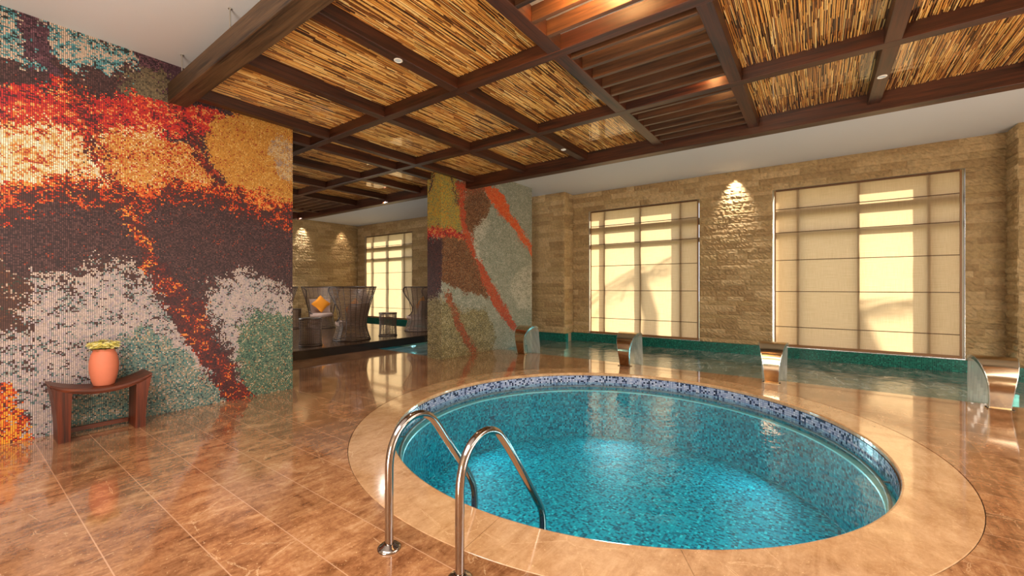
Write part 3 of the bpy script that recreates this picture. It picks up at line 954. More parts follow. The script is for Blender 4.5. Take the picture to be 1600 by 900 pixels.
stone_face(b, (X_W, -2.73, 0), (-1, 0, 0), (0, 1, 0), X_W - X_P, 0.18, CEIL, (), 6)
stone_face(b, (X_P, Y_RIGHT, 0), (0, 1, 0), (-1, 0, 0), -2.73 - Y_RIGHT, 0.18, CEIL, (), 7)
stone_face(b, (X_W, 7.4, 0), (0, 1, 0), (-1, 0, 0), Y_LB - 7.4, 0.18, CEIL, holes_for(7.4, (2,)), 8)
o = b.build('wall_window_side', [M['stone'], M['plaster']])
tag(o, 'split-face tan stone wall around the tall windows', kind='structure')
b = MB(); b.m = 1
b.box((2.8, Y_LB + .02, -0.9), (X_W + .02, Y_LB + .3, CEIL))
b.m = 0
stone_face(b, (X_W, Y_LB, 0), (-1, 0, 0), (0, -1, 0), X_W - 2.8, 0.0, CEIL, (), 9)
o = b.build('wall_lounge_back', [M['stone'], M['plaster']])
tag(o, 'split-face tan stone wall behind the lounge chairs', kind='structure')

# ------------------------------------------------------------------ windows and blinds
blabels = ['cream roman blind over the window nearest the free-standing mosaic wall',
           'cream roman blind over the largest window at the right',
           'cream roman blind over the far window behind the lounge chairs']
BZ = [3.306, 2.774, 2.150, 1.445, 0.650]
XB = X_W + 0.05
for wi, (y0, y1, z0, z1) in enumerate(WINS):
    t = empty('window_%d' % (wi + 1), (XB, (y0 + y1) / 2, z0), ['window beside the stone pier next to the mosaic wall', 'wide window at the right of the room', 'far window of the lounge'][wi], kind='structure')
    b = MB()
    xf = XB + 0.002
    wg = 0.034
    b.box((XB - 0.02, y0 + wg, z0), (xf + 0.03, y0 + wg + 0.028, z1 - 0.02))
    b.box((XB - 0.02, y1 - wg - 0.028, z0), (xf + 0.03, y1 - wg, z1 - 0.02))
    b.box((XB - 0.045, y0 + wg, z0), (xf + 0.05, y1 - wg, z0 + 0.052))
    b.box((XB + 0.01, y0 + wg, z1 - 0.05), (xf + 0.05, y1 - wg, z1 - 0.02))
    b.build('window_frame', M['frame'], t)
    b = MB()
    b.box((X_W - 0.035, y0, z0 - 0.008), (XB + 0.02, y1, z0 + 0.004))
    b.box((X_W - 0.01, y0, z0), (X_W + 0.005, y0 + 0.004, z1))
    b.box((X_W - 0.01, y1 - 0.004, z0), (X_W + 0.005, y1, z1))
    b.build('edge_strip', M['silver'], t)
    cyy = (y0 + y1) / 2
    for dy in (1.045, 0.0, -1.045):
        b = MB(); b.box((xf, cyy + dy - 0.030, z0 + 0.03), (xf + 0.10, cyy + dy + 0.030, z1 - 0.03), 0.004)
        b.build('mullion', M['mullion'], t)
    for za, zb in ((3.13, 3.30), (2.69, 2.80)):
        b = MB(); b.box((xf + .055, y0 + .03, za), (xf + 0.10, y1 - .03, zb), 0.004)
        b.build('transom', M['mullion'], t)
    b = MB(); b.quad((xf + .04, y0, z0), (xf + .04, y1, z0), (xf + .04, y1, z1), (xf + .04, y0, z1))
    b.build('glass_pane', M['glass'], t)
    # roman blind
    t = empty('roman_blind', (XB, cyy, z1 - 0.03), blabels[wi], 'window blind', 'cream roman blinds over the windows')
    yb0, yb1 = y0 + 0.062, y1 - 0.062
    zt, zbm = z1 - 0.035, z0 + 0.052
    zl = [zt] + BZ + [zbm]
    b = MB(); b.smooth = True
    rows = []
    ny = 30
    for a_, c_ in zip(zl[:-1], zl[1:]):
        for q in range(8):
            z = a_ + (c_ - a_) * q / 8
            pouch = 0.004 * math.sin(PI * q / 8)
            rows.append([(XB - 0.006 - pouch - 0.002 * math.sin(3 + 5 * z + 2.3 * j / ny * 4 + wi), yb0 + (yb1 - yb0) * j / ny + 0.003 * math.sin(z * 4) * (1 if j == ny else 0), z) for j in range(ny + 1)])
    rows.append([(XB - 0.006, yb0 + (yb1 - yb0) * j / ny, zbm) for j in range(ny + 1)])
    b.grid(rows)
    b.build('blind_fabric', M['blind'], t)
    for z in BZ:
        b = MB(); b.box((XB - 0.022, yb0, z - 0.007), (XB - 0.004, yb1, z + 0.007))
        b.build('batten', M['batten'], t)
    b = MB(); b.box((XB - 0.02, yb0, zt - 0.01), (XB + 0.01, yb1, zt + 0.025))
    b.build('head_rail', M['batten'], t)

# outside: post added only for its shadow, and two palms that shade the blinds
b = MB(); b.box((14.0, -4.10, -0.4), (14.3, -3.18, 6.0))
tag(b.build('wall_shade_post', M['plaster']), kind='structure')
def palm(x, y, ztop, label, seed):
    rr = random.Random(seed)
    t = empty('palm_tree', (x, y, -0.4), label, 'palm tree', 'garden palms outside the windows')
    b = MB(); b.smooth = True
    b.tube([(x + 0.15 * math.sin(k), y + 0.02 * k, -0.4 + (ztop + .4) * k / 7) for k in range(8)], [0.17 - 0.008 * k for k in range(8)], 10)
    b.build('trunk', M['trunk'], t)
    for k in range(9):
        a = 2 * PI * k / 9 + rr.uniform(-.2, .2)
        L = rr.uniform(1.3, 1.9)
        el = rr.uniform(0.1, 0.8)
        b = MB()
        pts = []
        for q in range(9):
            s = q / 8 * L
            pts.append(Vector((x + math.cos(a) * s, y + math.sin(a) * s, ztop + s * math.sin(el) - 0.55 * s * s)))
        b.tube(pts, 0.012, 5)
        side = Vector((-math.sin(a), math.cos(a), 0))
        for q in range(1, 9):
            for h in (0.0, 0.5):
                p = pts[q - 1].lerp(pts[q], h)
                for sg in (-1, 1):
                    tip = p + side * sg * 0.42 + Vector((math.cos(a), math.sin(a), 0)) * 0.18 + Vector((0, 0, -0.16))
                    w = Vector((math.cos(a), math.sin(a), 0)) * 0.02
                    b.quad(p - w, p + w, tip + w * .2, tip - w * .2)
        b.build('frond', M['palm'], t)
palm(14.9, -1.0, 3.9, 'garden palm shading the window beside the free-standing mosaic wall', 3)
palm(15.2, -5.9, 3.2, 'garden palm shading the widest window', 8)

# ------------------------------------------------------------------ pergola hung under the ceiling
ZB, ZT = 3.89, 4.045
XF0, XF1 = (1.63, 1.83), (7.05, 7.24)
XB_ = (3.67, 5.42)
YB = [14.0, 12.75, 10.75, 9.42, 8.05, 6.85, 6.26, 4.88, 3.50, 2.12, 0.76, -0.58, -1.95, -3.30]
YEND = 14.15
BW = {2.12: 0.15}
pg = empty('pergola', (4.4, 5.0, ZB), 'dark wooden canopy of beams, slats and reed panels hung under the ceiling', 'pergola')
b = MB(); b.box((XF0[0], -3.4, 3.80), (XF0[1], 6.40, 4.035), 0.006)
b.build('fascia_beam', M['fascia'], pg)
b = MB(); b.box((XF1[0], -3.4, 3.80), (XF1[1], YEND, 4.045), 0.006)
b.build('fascia_beam', M['beam_y'], pg)
b = MB(); b.box((3.22, YEND - .12, 3.80), (XF1[0], YEND + .06, 4.045), 0.006)
b.build('fascia_beam', M['beam_x'], pg)
for x in XB_:
    b = MB(); b.box((x - .06, -3.35, ZB), (x + .06, YEND - .12, ZT), 0.004)
    b.build('cross_beam', M['beam_y'], pg)
for y in YB:
    w = BW.get(y, 0.13) / 2
    x0 = XF0[1] if y < 6.4 else 3.22
    if y == 6.26 : w = 0.06
    xs = [x0, 3.61, 3.73, 5.36, 5.48, 7.05]
    if y == 14.0: continue
    for a_, c_ in zip(xs[0::2], xs[1::2]):
        if c_ - a_ < 0.05: continue
        b = MB(); b.box((a_, y - w, ZB + .002), (c_, y + w, ZT), 0.004)
        b.build('beam', M['beam_x'], pg)
# hanging rods
for (x, y) in ((1.73, 6.1), (1.73, 4.7), (1.73, 2.4), (1.73, 0.2)):
    b = MB(); b.tube([(x - 0.04, y, 4.03), (x - 0.04, y, CEIL)], 0.006, 6)
    b.lathe([(0.018, 0), (0.018, -0.008)], (x - 0.04, y, CEIL), 10)
    b.build('hanger_rod', M['rod'], pg)

RC = [lin(c) for c in ((240, 188, 106), (222, 158, 76), (194, 126, 54), (152, 92, 38), (104, 58, 24), (248, 208, 136), (206, 146, 80), (74, 38, 16))]
RW = [0.2, 0.18, 0.14, 0.14, 0.12, 0.09, 0.07, 0.06]
def pick(rr):
    u = rr.random()
    for c, w in zip(RC, RW):
        u -= w
        if u <= 0: return c
    return RC[0]
def reed_panel(x0, x1, y0, y1, seed, pitch=0.0115):
    rr = random.Random(seed)
    b = MB()
    y = y0
    while y < y1:
        x = x0 - rr.uniform(0, 0.5)
        while x < x1:
            L = rr.uniform(0.12, 0.62)
            a_, c_ = max(x, x0), min(x + L, x1)
            x += L
            if c_ - a_ < 0.02: continue
            b.cur = pick(rr)
            r = rr.uniform(0.0032, 0.0066)
            z = 4.035 + rr.uniform(-0.004, 0.006)
            dy = rr.uniform(-.003, .003)
            ya, yc = y + dy, y + dy + rr.uniform(-.008, .008)
            za, zc = z + rr.uniform(-.003, .003), z + rr.uniform(-.003, .003)
            k = b.verts([(a_, ya - r, za + r), (a_, ya - r * .6, za - r * .6), (a_, ya + r * .6, za - r * .6), (a_, ya + r, za + r),
                         (c_, yc - r, zc + r), (c_, yc - r * .6, zc - r * .6), (c_, yc + r * .6, zc - r * .6), (c_, yc + r, zc + r)])
            for q in range(3):
                b.face((k + q, k + q + 1, k + q + 5, k + q + 4))
            b.face((k, k + 3, k + 2, k + 1))
            b.face((k + 4, k + 5, k + 6, k + 7))
        y += pitch
    b.m = 1
    b.cur = (1, 1, 1, 1)
    b.box((x0 - .02, y0 - .02, 4.045), (x1 + .02, y1 + .02, 4.06))
    p = b.build('reed_panel', [M['reed'], M['reedback']], pg)
    g = MB()
    g.quad((x0, y0, 4.018), (x0, y1, 4.018), (x1, y1, 4.018), (x1, y0, 4.018))
    g.build('clear_cover', M['panel_glass'], p)
SLATTED = {(2.12, 0.76), (12.75, 10.75)}
xs = [XF0[1], 3.61, 3.73, 5.36, 5.48, 7.05]
sid = 100
for ya, yb in zip(YB[:-1], YB[1:]):
    y1 = ya - BW.get(ya, 0.13) / 2
    y0 = yb + BW.get(yb, 0.13) / 2
    lounge = ya > 6.5
    for k in range(3):
        x0, x1 = xs[2 * k], xs[2 * k + 1]
        if lounge:
            if k == 0: x0 = 3.24
        if x1 - x0 < 0.1: continue
        sid += 1
        if (ya, yb) in SLATTED:
            n = 6 if k else 7
            for q in range(n):
                xc = (x1 - 0.045 + .045 - (q + 1) * (0.255 if k != 2 else 0.25)) + 0.01
                if xc - 0.02 < x0 + .03: continue
                b = MB(); b.box((xc - 0.024, y0, ZB + .006), (xc + 0.024, y1, ZT - .005), 0.003)
                b.build('slat', M['slat'], pg)
            continue
        if ya == 6.85 and k > 0:
            # the strip over the line of the mosaic walls: only between the walls
            pass
        if ya == 6.85:
            y0, y1 = Y_MOS + TH + .0 if (x1 <= X_MOS or x0 >= X_PIL[0]) else 6.33, 6.78
            if y1 - y0 < .1: continue
        if lounge and ya > 12 and k == 0: continue
        reed_panel(x0, x1, y0, y1, sid, 0.0115 if ya < 6.4 else 0.016)

# recessed lamps in the pergola beams, and at the ceiling edge
def downlight(x, y, z, label, power=14, ang=95, r=0.045, col=SOFT, grp='small recessed downlights'):
    t = empty('recessed_downlight', (x, y, z), label, 'ceiling light', grp)
    b = MB(); b.smooth = True
    b.lathe([(r, 0.001), (r, -0.005), (r * .8, -0.007), (r * .72, 0.001)], (x, y, z), 24, False, False)
    b.build('trim_ring', M['white'], t)
    b = MB(); b.lathe([(r * .75, -0.002)], (x, y, z), 24, True, False)
    b.build('lamp_lens', M['lamp'], t)
    spot('downlight_beam', (x, y, z - 0.03), (0, 0, -1), power, col, ang, 0.8, 0.03)
    return t
downlight(2.79, 3.50, ZB + .002, 'round downlight in the canopy beam near the big front beam', 30, 120)
downlight(6.27, 3.50, ZB + .002, 'round downlight in the canopy beam end close to the grey soffit', 30, 120)
downlight(6.19, -0.58, ZB + .002, 'round downlight in the right-hand canopy beam over the channel side', 30, 120)
def wallspot(x, y, z, d, label, power=60, ang=46):
    t = empty('wall_spotlight', (x, y, z), label, 'ceiling light', 'small spotlights washing the stone walls')
    b = MB(); b.smooth = True
    b.lathe([(0.03, 0.001), (0.03, -0.006), (0.022, -0.008), (0.02, 0.001)], (x, y, z), 20, False, False)
    b.build('trim_ring', M['white'], t)
    b = MB(); b.lathe([(0.022, -0.003)], (x, y, z), 20, True, False)
    b.build('lamp_lens', M['lamp'], t)
    spot('spotlight_beam', (x, y, z - 0.03), d, power, (1.0, 0.90, 0.78), ang, 1.0, 0.015)
wallspot(11.02, 1.60, CEIL, (0.26, 0, -1), 'tiny ceiling spotlight above the stone between the two windows', 120, 62)
wallspot(8.68, Y_LB - .24, CEIL, (0, 0.22, -1), 'tiny ceiling spotlight above the stone wall behind the lounge', 90, 52)
for x in (6.0, 4.4, 10.4):  # extra spots without fittings, added to wash the lounge back wall
    spot('spotlight_beam', (x, Y_LB - .3, CEIL - .03), (0, 0.2, -1), 40, (1.0, 0.80, 0.58), 60, 0.9, 0.03)

# ------------------------------------------------------------------ water blade fountains
def fountain(loc, label):
    t = empty('water_fountain', loc, label, 'fountain', 'curved steel fountains spilling into the channel')
    x0, y0, z0 = loc
    prof = [(0.03, 0.0), (0.005, 0.10), (-0.022, 0.20), (-0.040, 0.30), (-0.038, 0.39), (-0.012, 0.47), (0.04, 0.54), (0.11, 0.59), (0.19, 0.62), (0.27, 0.628), (0.35, 0.618), (0.41, 0.59)]
    wid = [0.088, 0.090, 0.098, 0.108, 0.122, 0.140, 0.158, 0.174, 0.187, 0.197, 0.204, 0.208]
    n = len(prof)
    outer_, inner_ = [], []
    for i, (x, z) in enumerate(prof):
        a = Vector(prof[max(i - 1, 0)]); c = Vector(prof[min(i + 1, n - 1)])
        d = (c - a).normalized()
        nr = Vector((-d.y, d.x))
        th = 0.028 if i else 0.028
        w = wid[i]
        outer_.append((x + nr.x * th * .5, z + nr.y * th * .5, w))
        inner_.append((x - nr.x * th * .5, z - nr.y * th * .5, w))
    b = MB(); b.smooth = True
    for S in (outer_, inner_):
        rows = [[(x0 + x, y0 + w * f, z0 + z) for f in (-1, -.5, 0, .5, 1)] for x, z, w in S]
        b.grid(rows if S is outer_ else [r[::-1] for r in rows])
    b.build('spout_body', M['brushed'], t)
    b = MB()
    for sg in (-1, 1):
        rows = []
        for (xo, zo, w), (xi, zi, _) in zip(outer_, inner_):
            ex, ez = xi + (xi - xo) * 0.7, zi + (zi - zo) * 0.7
            rows.append([(x0 + xo, y0 + sg * w, z0 + zo), (x0 + xo, y0 + sg * (w + .008), z0 + zo), (x0 + ex, y0 + sg * (w + .008), z0 + ez), (x0 + ex, y0 + sg * (w - .004), z0 + ez)])
        b.grid(rows, True)
    xo, zo, w = outer_[-1]; xi, zi, _ = inner_[-1]
    b.quad((x0 + xo, y0 - w, z0 + zo), (x0 + xo, y0 + w, z0 + zo), (x0 + xo + .004, y0 + w, z0 + zo - .008), (x0 + xo + .004, y0 - w, z0 + zo - .008))
    b.build('side_rim', M['rim'], t)
    b = MB(); b.box((x0 - 0.02, y0 - 0.125, z0), (x0 + 0.09, y0 + 0.125, z0 + 0.006), 0.002)
    b.build('base_plate', M['brushed'], t)
    for sx, sy in ((0.07, .112), (0.07, -.112), (0.0, .112), (0.0, -.112)):
        b = MB(); b.smooth = True
        b.lathe([(0.009, 0.006), (0.009, 0.014), (0.004, 0.018)], (x0 + sx, y0 + sy, z0), 10)
        b.build('bolt', M['drain'], t)
    # sheet of water
    b = MB(); b.smooth = True
    rows, uvs = [], []
    for q in range(13):
        s = q / 12
        zz = 0.585 - 0.62 * s
        xx = 0.405 + 0.15 * math.sqrt(s)
        ww = 0.198 * (1 - 0.10 * s)
        rows.append([(x0 + xx + 0.004 * math.sin(j * 1.7 + q), y0 + ww * (j / 6 - 1), z0 + zz) for j in range(13)])
    for q in range(12):
        for j in range(12):
            b.quad(rows[q][j], rows[q][j + 1], rows[q + 1][j + 1], rows[q + 1][j],
                   [(j / 12, q / 12), ((j + 1) / 12, q / 12), ((j + 1) / 12, (q + 1) / 12), (j / 12, (q + 1) / 12)])
    b.build('water_sheet', M['sheet'], t)
    return t
fl = ['curved steel spout with water sheet directly before the free-standing mosaic wall',
      'curved steel spout with water sheet before the window next to the mosaic wall',
      'curved steel spout seen from behind, between the two near windows',
      'curved steel spout with bright water sheet at the right edge of the picture']
FY = [5.52, 3.05, 0.60, -1.86]
for y, l in zip(FY, fl):
    if y == FY[0]:
        f0 = fountain((7.88, y, 0), l)
    else:
        copy_tree(f0, None, (7.88, y, 0), None, l)

# ------------------------------------------------------------------ pool handrails
def rail(y, pts, label):
    t = empty('handrail', (pts[0][0], y, 0), label, 'handrail', 'steel handrails at the pool entry')
    # smooth the path
    P = [Vector((x, y, z)) for x, z in pts]
    dense = []
    n = len(P)
    for i in range(n - 1):
        p0, p1, p2, p3 = P[max(i - 1, 0)], P[i], P[i + 1], P[min(i + 2, n - 1)]
        for s in range(6):
            u = s / 6
            dense.append(0.5 * ((2 * p1) + (-p0 + p2) * u + (2 * p0 - 5 * p1 + 4 * p2 - p3) * u * u + (-p0 + 3 * p1 - 3 * p2 + p3) * u ** 3))
    dense.append(P[-1])
    b = MB(); b.smooth = True
    b.tube(dense, 0.0245, 20)
    b.build('rail_tube', M['chrome'], t)
    b = MB(); b.smooth = True
    x = pts[0][0]
    b.lathe([(0.068, 0.0), (0.068, 0.008), (0.056, 0.018), (0.042, 0.022), (0.034, 0.030), (0.0255, 0.032)], (x, y, 0), 32, True, False)
    b.build('floor_flange', M['chrome'], t)
    return t
rail(1.53, [(1.622, 0.003), (1.622, 0.2), (1.622, 0.40), (1.626, 0.50), (1.650, 0.60), (1.700, 0.675), (1.780, 0.720), (1.865, 0.722), (1.940, 0.690), (2.000, 0.630), (2.09, 0.515), (2.24, 0.305), (2.37, 0.120), (2.425, 0.035), (2.448, -0.05), (2.450, -0.2), (2.450, -0.6)],
     'steel handrail nearer the picture centre, its flange cut by the bottom edge')
rail(2.05, [(1.568, 0.003), (1.568, 0.2), (1.568, 0.42), (1.572, 0.52), (1.596, 0.61), (1.645, 0.685), (1.725, 0.733), (1.810, 0.738), (1.885, 0.706), (1.945, 0.645), (2.03, 0.525), (2.17, 0.33), (2.27, 0.18), (2.315, 0.09), (2.330, 0.0), (2.332, -0.2), (2.332, -0.6)],
     'steel handrail on the left, round flange fully in view on the deck')

# ------------------------------------------------------------------ console bench and pot
bx0, bx1, by0, by1 = 0.625, 1.40, 6.03, 6.40
t = empty('console_bench', ((bx0 + bx1) / 2, 6.2, 0), 'small red-brown wooden bench with sagging top against the mosaic wall', 'bench')
def topz(u):
    s = 2 * u - 1
    return 0.492 + 0.095 * s * s
b = MB(); b.smooth = False
n = 24
rows = []
for i in range(n + 1):
    u = i / n
    x = bx0 + (bx1 - bx0) * u
    z = topz(u)
    th = 0.052 - 0.030 * abs(2 * u - 1) ** 6
    rows.append([(x, by0, z - th), (x, by0 - .004, z - th * .5), (x, by0, z - .003), (x, by0 + .004, z), (x, by1, z), (x, by1, z - th)])
b.grid(rows, True)
b.face([len(b.v) - 6 + k for k in range(6)])
b.face([5 - k for k in range(6)])
b.build('bench_top', M['bench_top'], t)
for sg in (0, 1):
    b = MB()
    rows = []
    for q in range(13):
        s = q / 12
        z = 0.0 + (topz(0.0) - 0.022) * s
        if sg == 0:
            xo = bx0 + 0.052 - 0.050 * s ** 2.2
            xi = bx0 + 0.140 + 0.016 * s * s
        else:
            xo = bx1 - 0.058 + 0.056 * s ** 2.2
            xi = bx1 - 0.145 + 0.012 * s
        a_, c_ = (xo, xi) if sg == 0 else (xi, xo)
        # the leg's inner edge follows the underside of the sagging top
        def cap(x): return min(z, topz((x - bx0) / (bx1 - bx0)) - 0.03)
        rows.append([(a_, by0 + .003, cap(a_)), (c_, by0 + .003, cap(c_)), (c_, by0 + .30, cap(c_)), (a_, by0 + .30, cap(a_))])
    b.grid(rows, True)
    b.face([3, 2, 1, 0])
    k = len(b.v) - 4
    b.face([k, k + 1, k + 2, k + 3])
    b.build('leg', M['bench_wood'], t)
b = MB(); b.box((bx0 + .15, by1 - .11, 0.03), (bx1 - .15, by1 - .08, 0.075), 0.003)
b.build('stretcher', M['bench_top'], t)

px, py = 1.035, 6.21
pz = topz((px - bx0) / (bx1 - bx0)) + 0.001
t = empty('flower_pot', (px, py, pz), 'terracotta pot of yellow flowers standing on the wooden bench', 'flower pot')
b = MB(); b.smooth = True
b.lathe([(r_ * 0.73, z_) for r_, z_ in [(0.108, 0), (0.118, 0.012), (0.140, 0.07), (0.156, 0.14), (0.163, 0.20), (0.158, 0.27), (0.142, 0.33), (0.122, 0.362), (0.117, 0.372), (0.121, 0.386), (0.116, 0.392), (0.106, 0.386), (0.104, 0.35)]], (px, py, pz), 48, True, True)
b.build('pot', M['terracotta'], t)
b = MB(); b.smooth = True
b.lathe([(0.075, 0.365), (0.05, 0.375), (0.005, 0.38)], (px, py, pz), 24, False, True)
b.build('soil', M['soil'], t)
b = MB()
rr = random.Random(5)
for k in range(60):
    a = rr.uniform(0, 2 * PI); r = 0.125 * math.sqrt(rr.random())
    p = Vector((px + r * math.cos(a), py + r * math.sin(a), pz + 0.40 + 0.03 * rr.random() - 0.35 * r * r * 6))
    q = Vector((px + r * .45 * math.cos(a), py + r * .45 * math.sin(a), pz + 0.375))
    b.tube([q, q.lerp(p, .6) + Vector((0, 0, .01)), p], 0.002, 4)
    for h in range(3):
        aa = rr.uniform(0, 6.28)
        c = q.lerp(p, rr.uniform(.5, 1))
        d = Vector((math.cos(aa), math.sin(aa), 0.3)) * 0.03
        s = Vector((-math.sin(aa), math.cos(aa), 0)) * 0.008
        b.quad(c, c + d * .5 + s, c + d, c + d * .5 - s)
b.build('foliage', M['leaf'], t)
b = MB()
for k in range(420):
    a = rr.uniform(0, 2 * PI); r = 0.135 * math.sqrt(rr.random())
    top = 0.485 - 0.055 * (r / 0.135) ** 2
    z = top - rr.random() * 0.055
    if r > 0.11: z = rr.uniform(0.41, 0.46)
    c = Vector((px + r * math.cos(a), py + r * math.sin(a), pz + z))
    b.cur = lin(rr.choice([(244, 232, 140), (236, 216, 100), (250, 242, 180), (222, 206, 104), (196, 190, 96)]))
    out = Vector((math.cos(a) * r * 4, math.sin(a) * r * 4, 1)).normalized()
    e1 = out.orthogonal().normalized(); e2 = out.cross(e1)
    R0 = rr.uniform(0.012, 0.019)
    ang = rr.uniform(0, 1)
    for h in range(5):
        u0 = ang + h * 2 * PI / 5
        d = e1 * math.cos(u0) + e2 * math.sin(u0)
        s = e1 * -math.sin(u0) + e2 * math.cos(u0)
        b.quad(c, c + d * R0 * .6 + s * R0 * .35, c + d * R0 + out * R0 * .3, c + d * R0 * .6 - s * R0 * .35)
b.build('blossoms', M['petal'], t)

# ------------------------------------------------------------------ lounge platform, chairs, drum tables
ZP = 0.20
b = MB()
b.box((2.82, 8.87, 0.0), (9.24, Y_LB - .03, ZP - .02))
b.m = 1
b.box((2.82, 8.85, ZP - .02), (9.26, Y_LB - .03, ZP), 0.003)
o = b.build('platform', [M['platform'], M['platform_top']])
tag(o, 'low dark-edged platform carrying the wicker lounge chairs', kind='structure')

def chair_surface(a, h):
    # a: angle around (0 = back), h: 0 floor .. 1.35 top ; returns radius
    if h < 0.42:
        r = 0.46 - 0.10 * math.sin(min(1, h / 0.42) * PI / 2)
        r += 0.0
    else:
        s = (h - 0.42) / 0.93
        r = 0.36 + 0.24 * s ** 1.3
    return r
def edge_angle(h):
    # half opening angle of the shell at height h (wings sweep forward at the top, pinch in at the waist)
    if h < 0.34: return PI * 0.995
    if h < 0.50: return PI * (0.995 - 0.40 * (h - 0.34) / 0.16)
    s = (h - 0.50) / 0.85
    K_ = [(0, 107), (.12, 90), (.3, 88), (.5, 98), (.7, 112), (.85, 118), (.94, 112), (1.0, 100)]
    for (s0, a0), (s1, a1) in zip(K_[:-1], K_[1:]):
        if s <= s1:
            u = (s - s0) / (s1 - s0)
            return math.radians(a0 + (a1 - a0) * u)
    return math.radians(100)
def make_chair(label):
    t = empty('lounge_chair', (0, 0, 0), label, 'chair', 'high-backed wicker lounge chairs on the platform')
    def P(a, h, dr=0.0):
        r = chair_surface(a, h) + dr
        # back of the chair at +X ; opening faces -X
        return (r * math.cos(a), r * math.sin(a), h)
    b = MB()
    h = 0.02
    while h < 1.34:
        e = edge_angle(h)
        n = 22
        b.tube([P(-e + 2 * e * k / n, h) for k in range(n + 1)], 0.0115, 4, False, False)
        h += 0.038
    b.build('wicker_weave', M['wicker'], t)
    for k in range(13):
        a = -PI * 0.54 + PI * 1.08 * k / 12
        b = MB()
        pts = [P(a, 0.01 + 1.33 * q / 14, 0.004) for q in range(15) if abs(a) <= edge_angle(0.01 + 1.33 * q / 14) + .02]
        if len(pts) > 2:
            b.tube(pts, 0.008, 5)
            b.build('rib', M['wickerdark'], t)
    for sg in (-1, 1):
        b = MB(); b.smooth = True
        pts = []
        for q in range(26):
            h = 0.36 + 0.985 * q / 25
            pts.append(P(sg * edge_angle(h), h))
        b.tube(pts, 0.017, 7)
        b.build('wing_edge', M['wickerdark'], t)
    b = MB(); b.smooth = True
    e = edge_angle(1.345)
    b.tube([P(-e + 2 * e * k / 26, 1.345) for k in range(27)], 0.017, 7)
    b.build('top_rim', M['wickerdark'], t)
    b = MB(); b.smooth = True
    b.tube([P(2 * PI * k / 32, 0.012) for k in range(32)], 0.014, 6, True)
    b.build('base_ring', M['wickerdark'], t)
    b = MB(); b.smooth = True
    b.lathe([(0.02, 0.36), (0.33, 0.36), (0.355, 0.385), (0.36, 0.43), (0.345, 0.47), (0.25, 0.485), (0.02, 0.488)], (-0.05, 0, 0), 32)
    b.build('seat_cushion', M['cushion'], t)
    b = MB(); b.smooth = True
    rows = []
    for i in range(9):
        v_ = i / 8
        row = []
        for j in range(13):
            u_ = j / 12 * 2 - 1
            puff = 0.05 * (1 - abs(u_) ** 4) * (1 - abs(2 * v_ - 1) ** 4)
            row.append((0.17 + 0.16 * v_ - puff - 0.10 * u_ * u_, 0.29 * u_ * (1 + .12 * v_), 0.48 + 0.46 * v_))
        rows.append(row)
    b.grid(rows)
    rows2 = [[(x + 0.07 + 0.04 * (1 - abs(2 * i / 8 - 1) ** 3), y, z) for (x, y, z) in r][::-1] for i, r in enumerate(rows)]
    b.grid(rows2)
    for ra, rb in ((rows[0], rows2[0][::-1]), (rows[-1], rows2[-1][::-1])):
        b.grid([ra, rb])
    b.grid([[r[0] for r in rows], [r[-1] for r in rows2]])
    b.grid([[r[-1] for r in rows], [r[0] for r in rows2]])
    b.build('back_cushion', M['cushion'], t)
    return t
def pillow(loc, rz, label):
    t_b = MB(); t_b.smooth = True
    N_ = 12
    for sg in (1, -1):
        rows = []
        for i in range(N_ + 1):
            row = []
            for j in range(N_ + 1):
                u_, v_ = i / N_ * 2 - 1, j / N_ * 2 - 1
                k_ = (1 - u_ ** 4) * (1 - v_ ** 4)
                pinch = 1 - 0.08 * (1 - max(abs(u_), abs(v_)) ** 2) - 0.06 * (u_ * u_ + v_ * v_ < 1.2)
                a_, c_ = u_ * 0.21 * pinch, v_ * 0.21 * pinch
                y_ = (a_ - c_) * .7071
                z_ = (a_ + c_) * .7071
                row.append((sg * 0.065 * math.sqrt(max(k_, 0)) , y_, z_))
            rows.append(row if sg > 0 else row[::-1])
        t_b.grid(rows)
    o = t_b.build('scatter_pillow', M['pillow'], origin=(0, 0, 0))
    o.location = loc
    o.rotation_euler = (0, 0.30, rz)
    tag(o, label, 'pillow', 'orange pillows in the lounge chairs')
    return o
ch0 = make_chair('wicker lounge chair showing its broad back, beside the left drum table')
CH = [
 ((6.24, 9.68), -1.35, 'wicker lounge chair showing its broad back, right of the near drum table', 'orange pillow glimpsed through the wicker of the broad-backed chair'),
 ((7.45, 13.30), 1.25, 'wicker lounge chair facing the pool with an orange pillow on its seat', 'orange pillow fully visible on the chair facing the pool'),
 ((5.22, 11.75), -1.4, 'wicker lounge chair half hidden behind the big mosaic wall end', 'orange pillow in the chair hidden by the big mosaic wall'),
 ((8.78, 9.98), -1.30, 'wicker lounge chair cut off by the free-standing mosaic wall', 'orange pillow inside the chair cut off by the free-standing mosaic wall'),
]
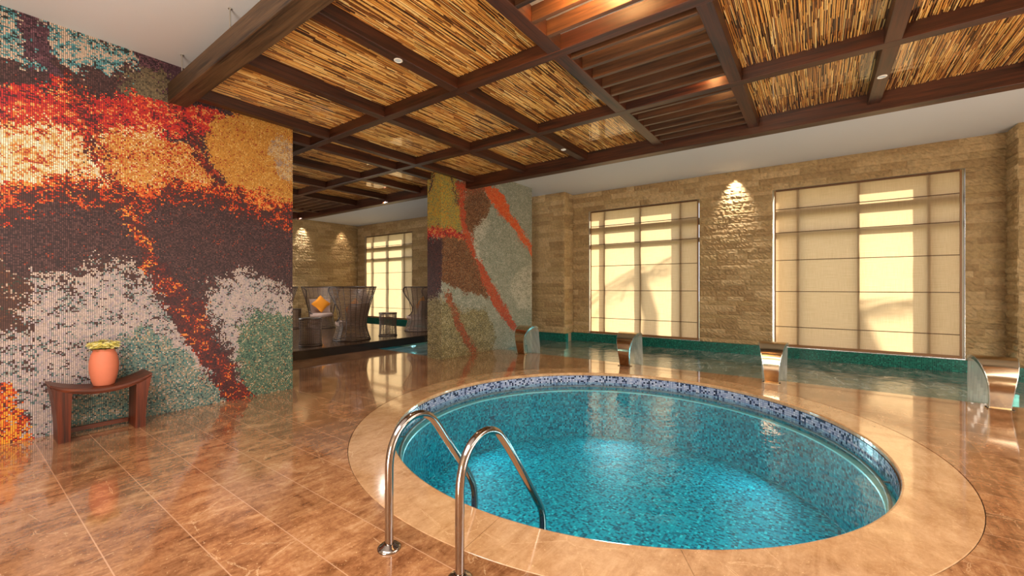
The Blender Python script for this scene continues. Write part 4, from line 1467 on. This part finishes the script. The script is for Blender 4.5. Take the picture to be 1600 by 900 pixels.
for i, ((x, y), rz, lab, pl_) in enumerate(CH):
    # rz: direction the back points to
    c = ch0 if i == 0 else copy_tree(ch0)
    c.location = (x, y, ZP)
    c.rotation_euler = (0, 0, rz)
    c['label'] = lab
    d = Vector((math.cos(rz), math.sin(rz), 0))
    pillow(Vector((x, y, ZP + 0.785)) + d * 0.055, rz, pl_)

def make_table(label, r=0.24, h=0.64):
    t = empty('drum_table', (0, 0, 0), label, 'side table', 'dark wicker drum tables on the platform')
    def rad(z): return r * (1 - 0.05 * math.sin(PI * z / h))
    b = MB()
    z = 0.03
    while z < h - 0.03:
        b.tube([(rad(z) * math.cos(2 * PI * k / 28), rad(z) * math.sin(2 * PI * k / 28), z) for k in range(28)], 0.008, 4, True)
        z += 0.036
    b.build('wicker_weave', M['wicker'], t)
    for k in range(16):
        a = 2 * PI * k / 16
        b = MB(); b.tube([((rad(z) - .008) * math.cos(a), (rad(z) - .008) * math.sin(a), z) for z in (0.01, h * .25, h * .5, h * .75, h - .02)], 0.007, 5)
        b.build('rib', M['wickerdark'], t)
    b = MB(); b.smooth = False
    b.lathe([(r * .98, h - .03), (r * 1.02, h - .022), (r * 1.02, h - .004), (r, h)], (0, 0, 0), 36)
    b.build('table_top', M['wickerdark'], t)
    b = MB(); b.smooth = True
    b.tube([(r * math.cos(2 * PI * k / 28), r * math.sin(2 * PI * k / 28), 0.012) for k in range(28)], 0.012, 6, True)
    b.build('base_ring', M['wickerdark'], t)
    return t
tb0 = make_table('round wicker drum table nearest the big mosaic wall, at the platform edge')
TBL = [((5.02, 9.42), None), ((7.30, 9.60), 'wicker drum table in front of the far window blind'), ((6.75, 13.75), 'wicker drum table in the back left, beside the stone wall')]
for i, ((x, y), lab) in enumerate(TBL):
    c = tb0 if i == 0 else copy_tree(tb0)
    c.location = (x, y, ZP)
    if lab: c['label'] = lab

# lamps set in the channel wall under the water
for y in (5.2, 2.2, -2.4, 9.5, 13.0):
    area('channel_lamp', (X_W - 0.14, y, -0.35), (-1, 0, -0.2), 0.2, 0.2, 10, (0.45, 0.95, 1.0), 'DISK')
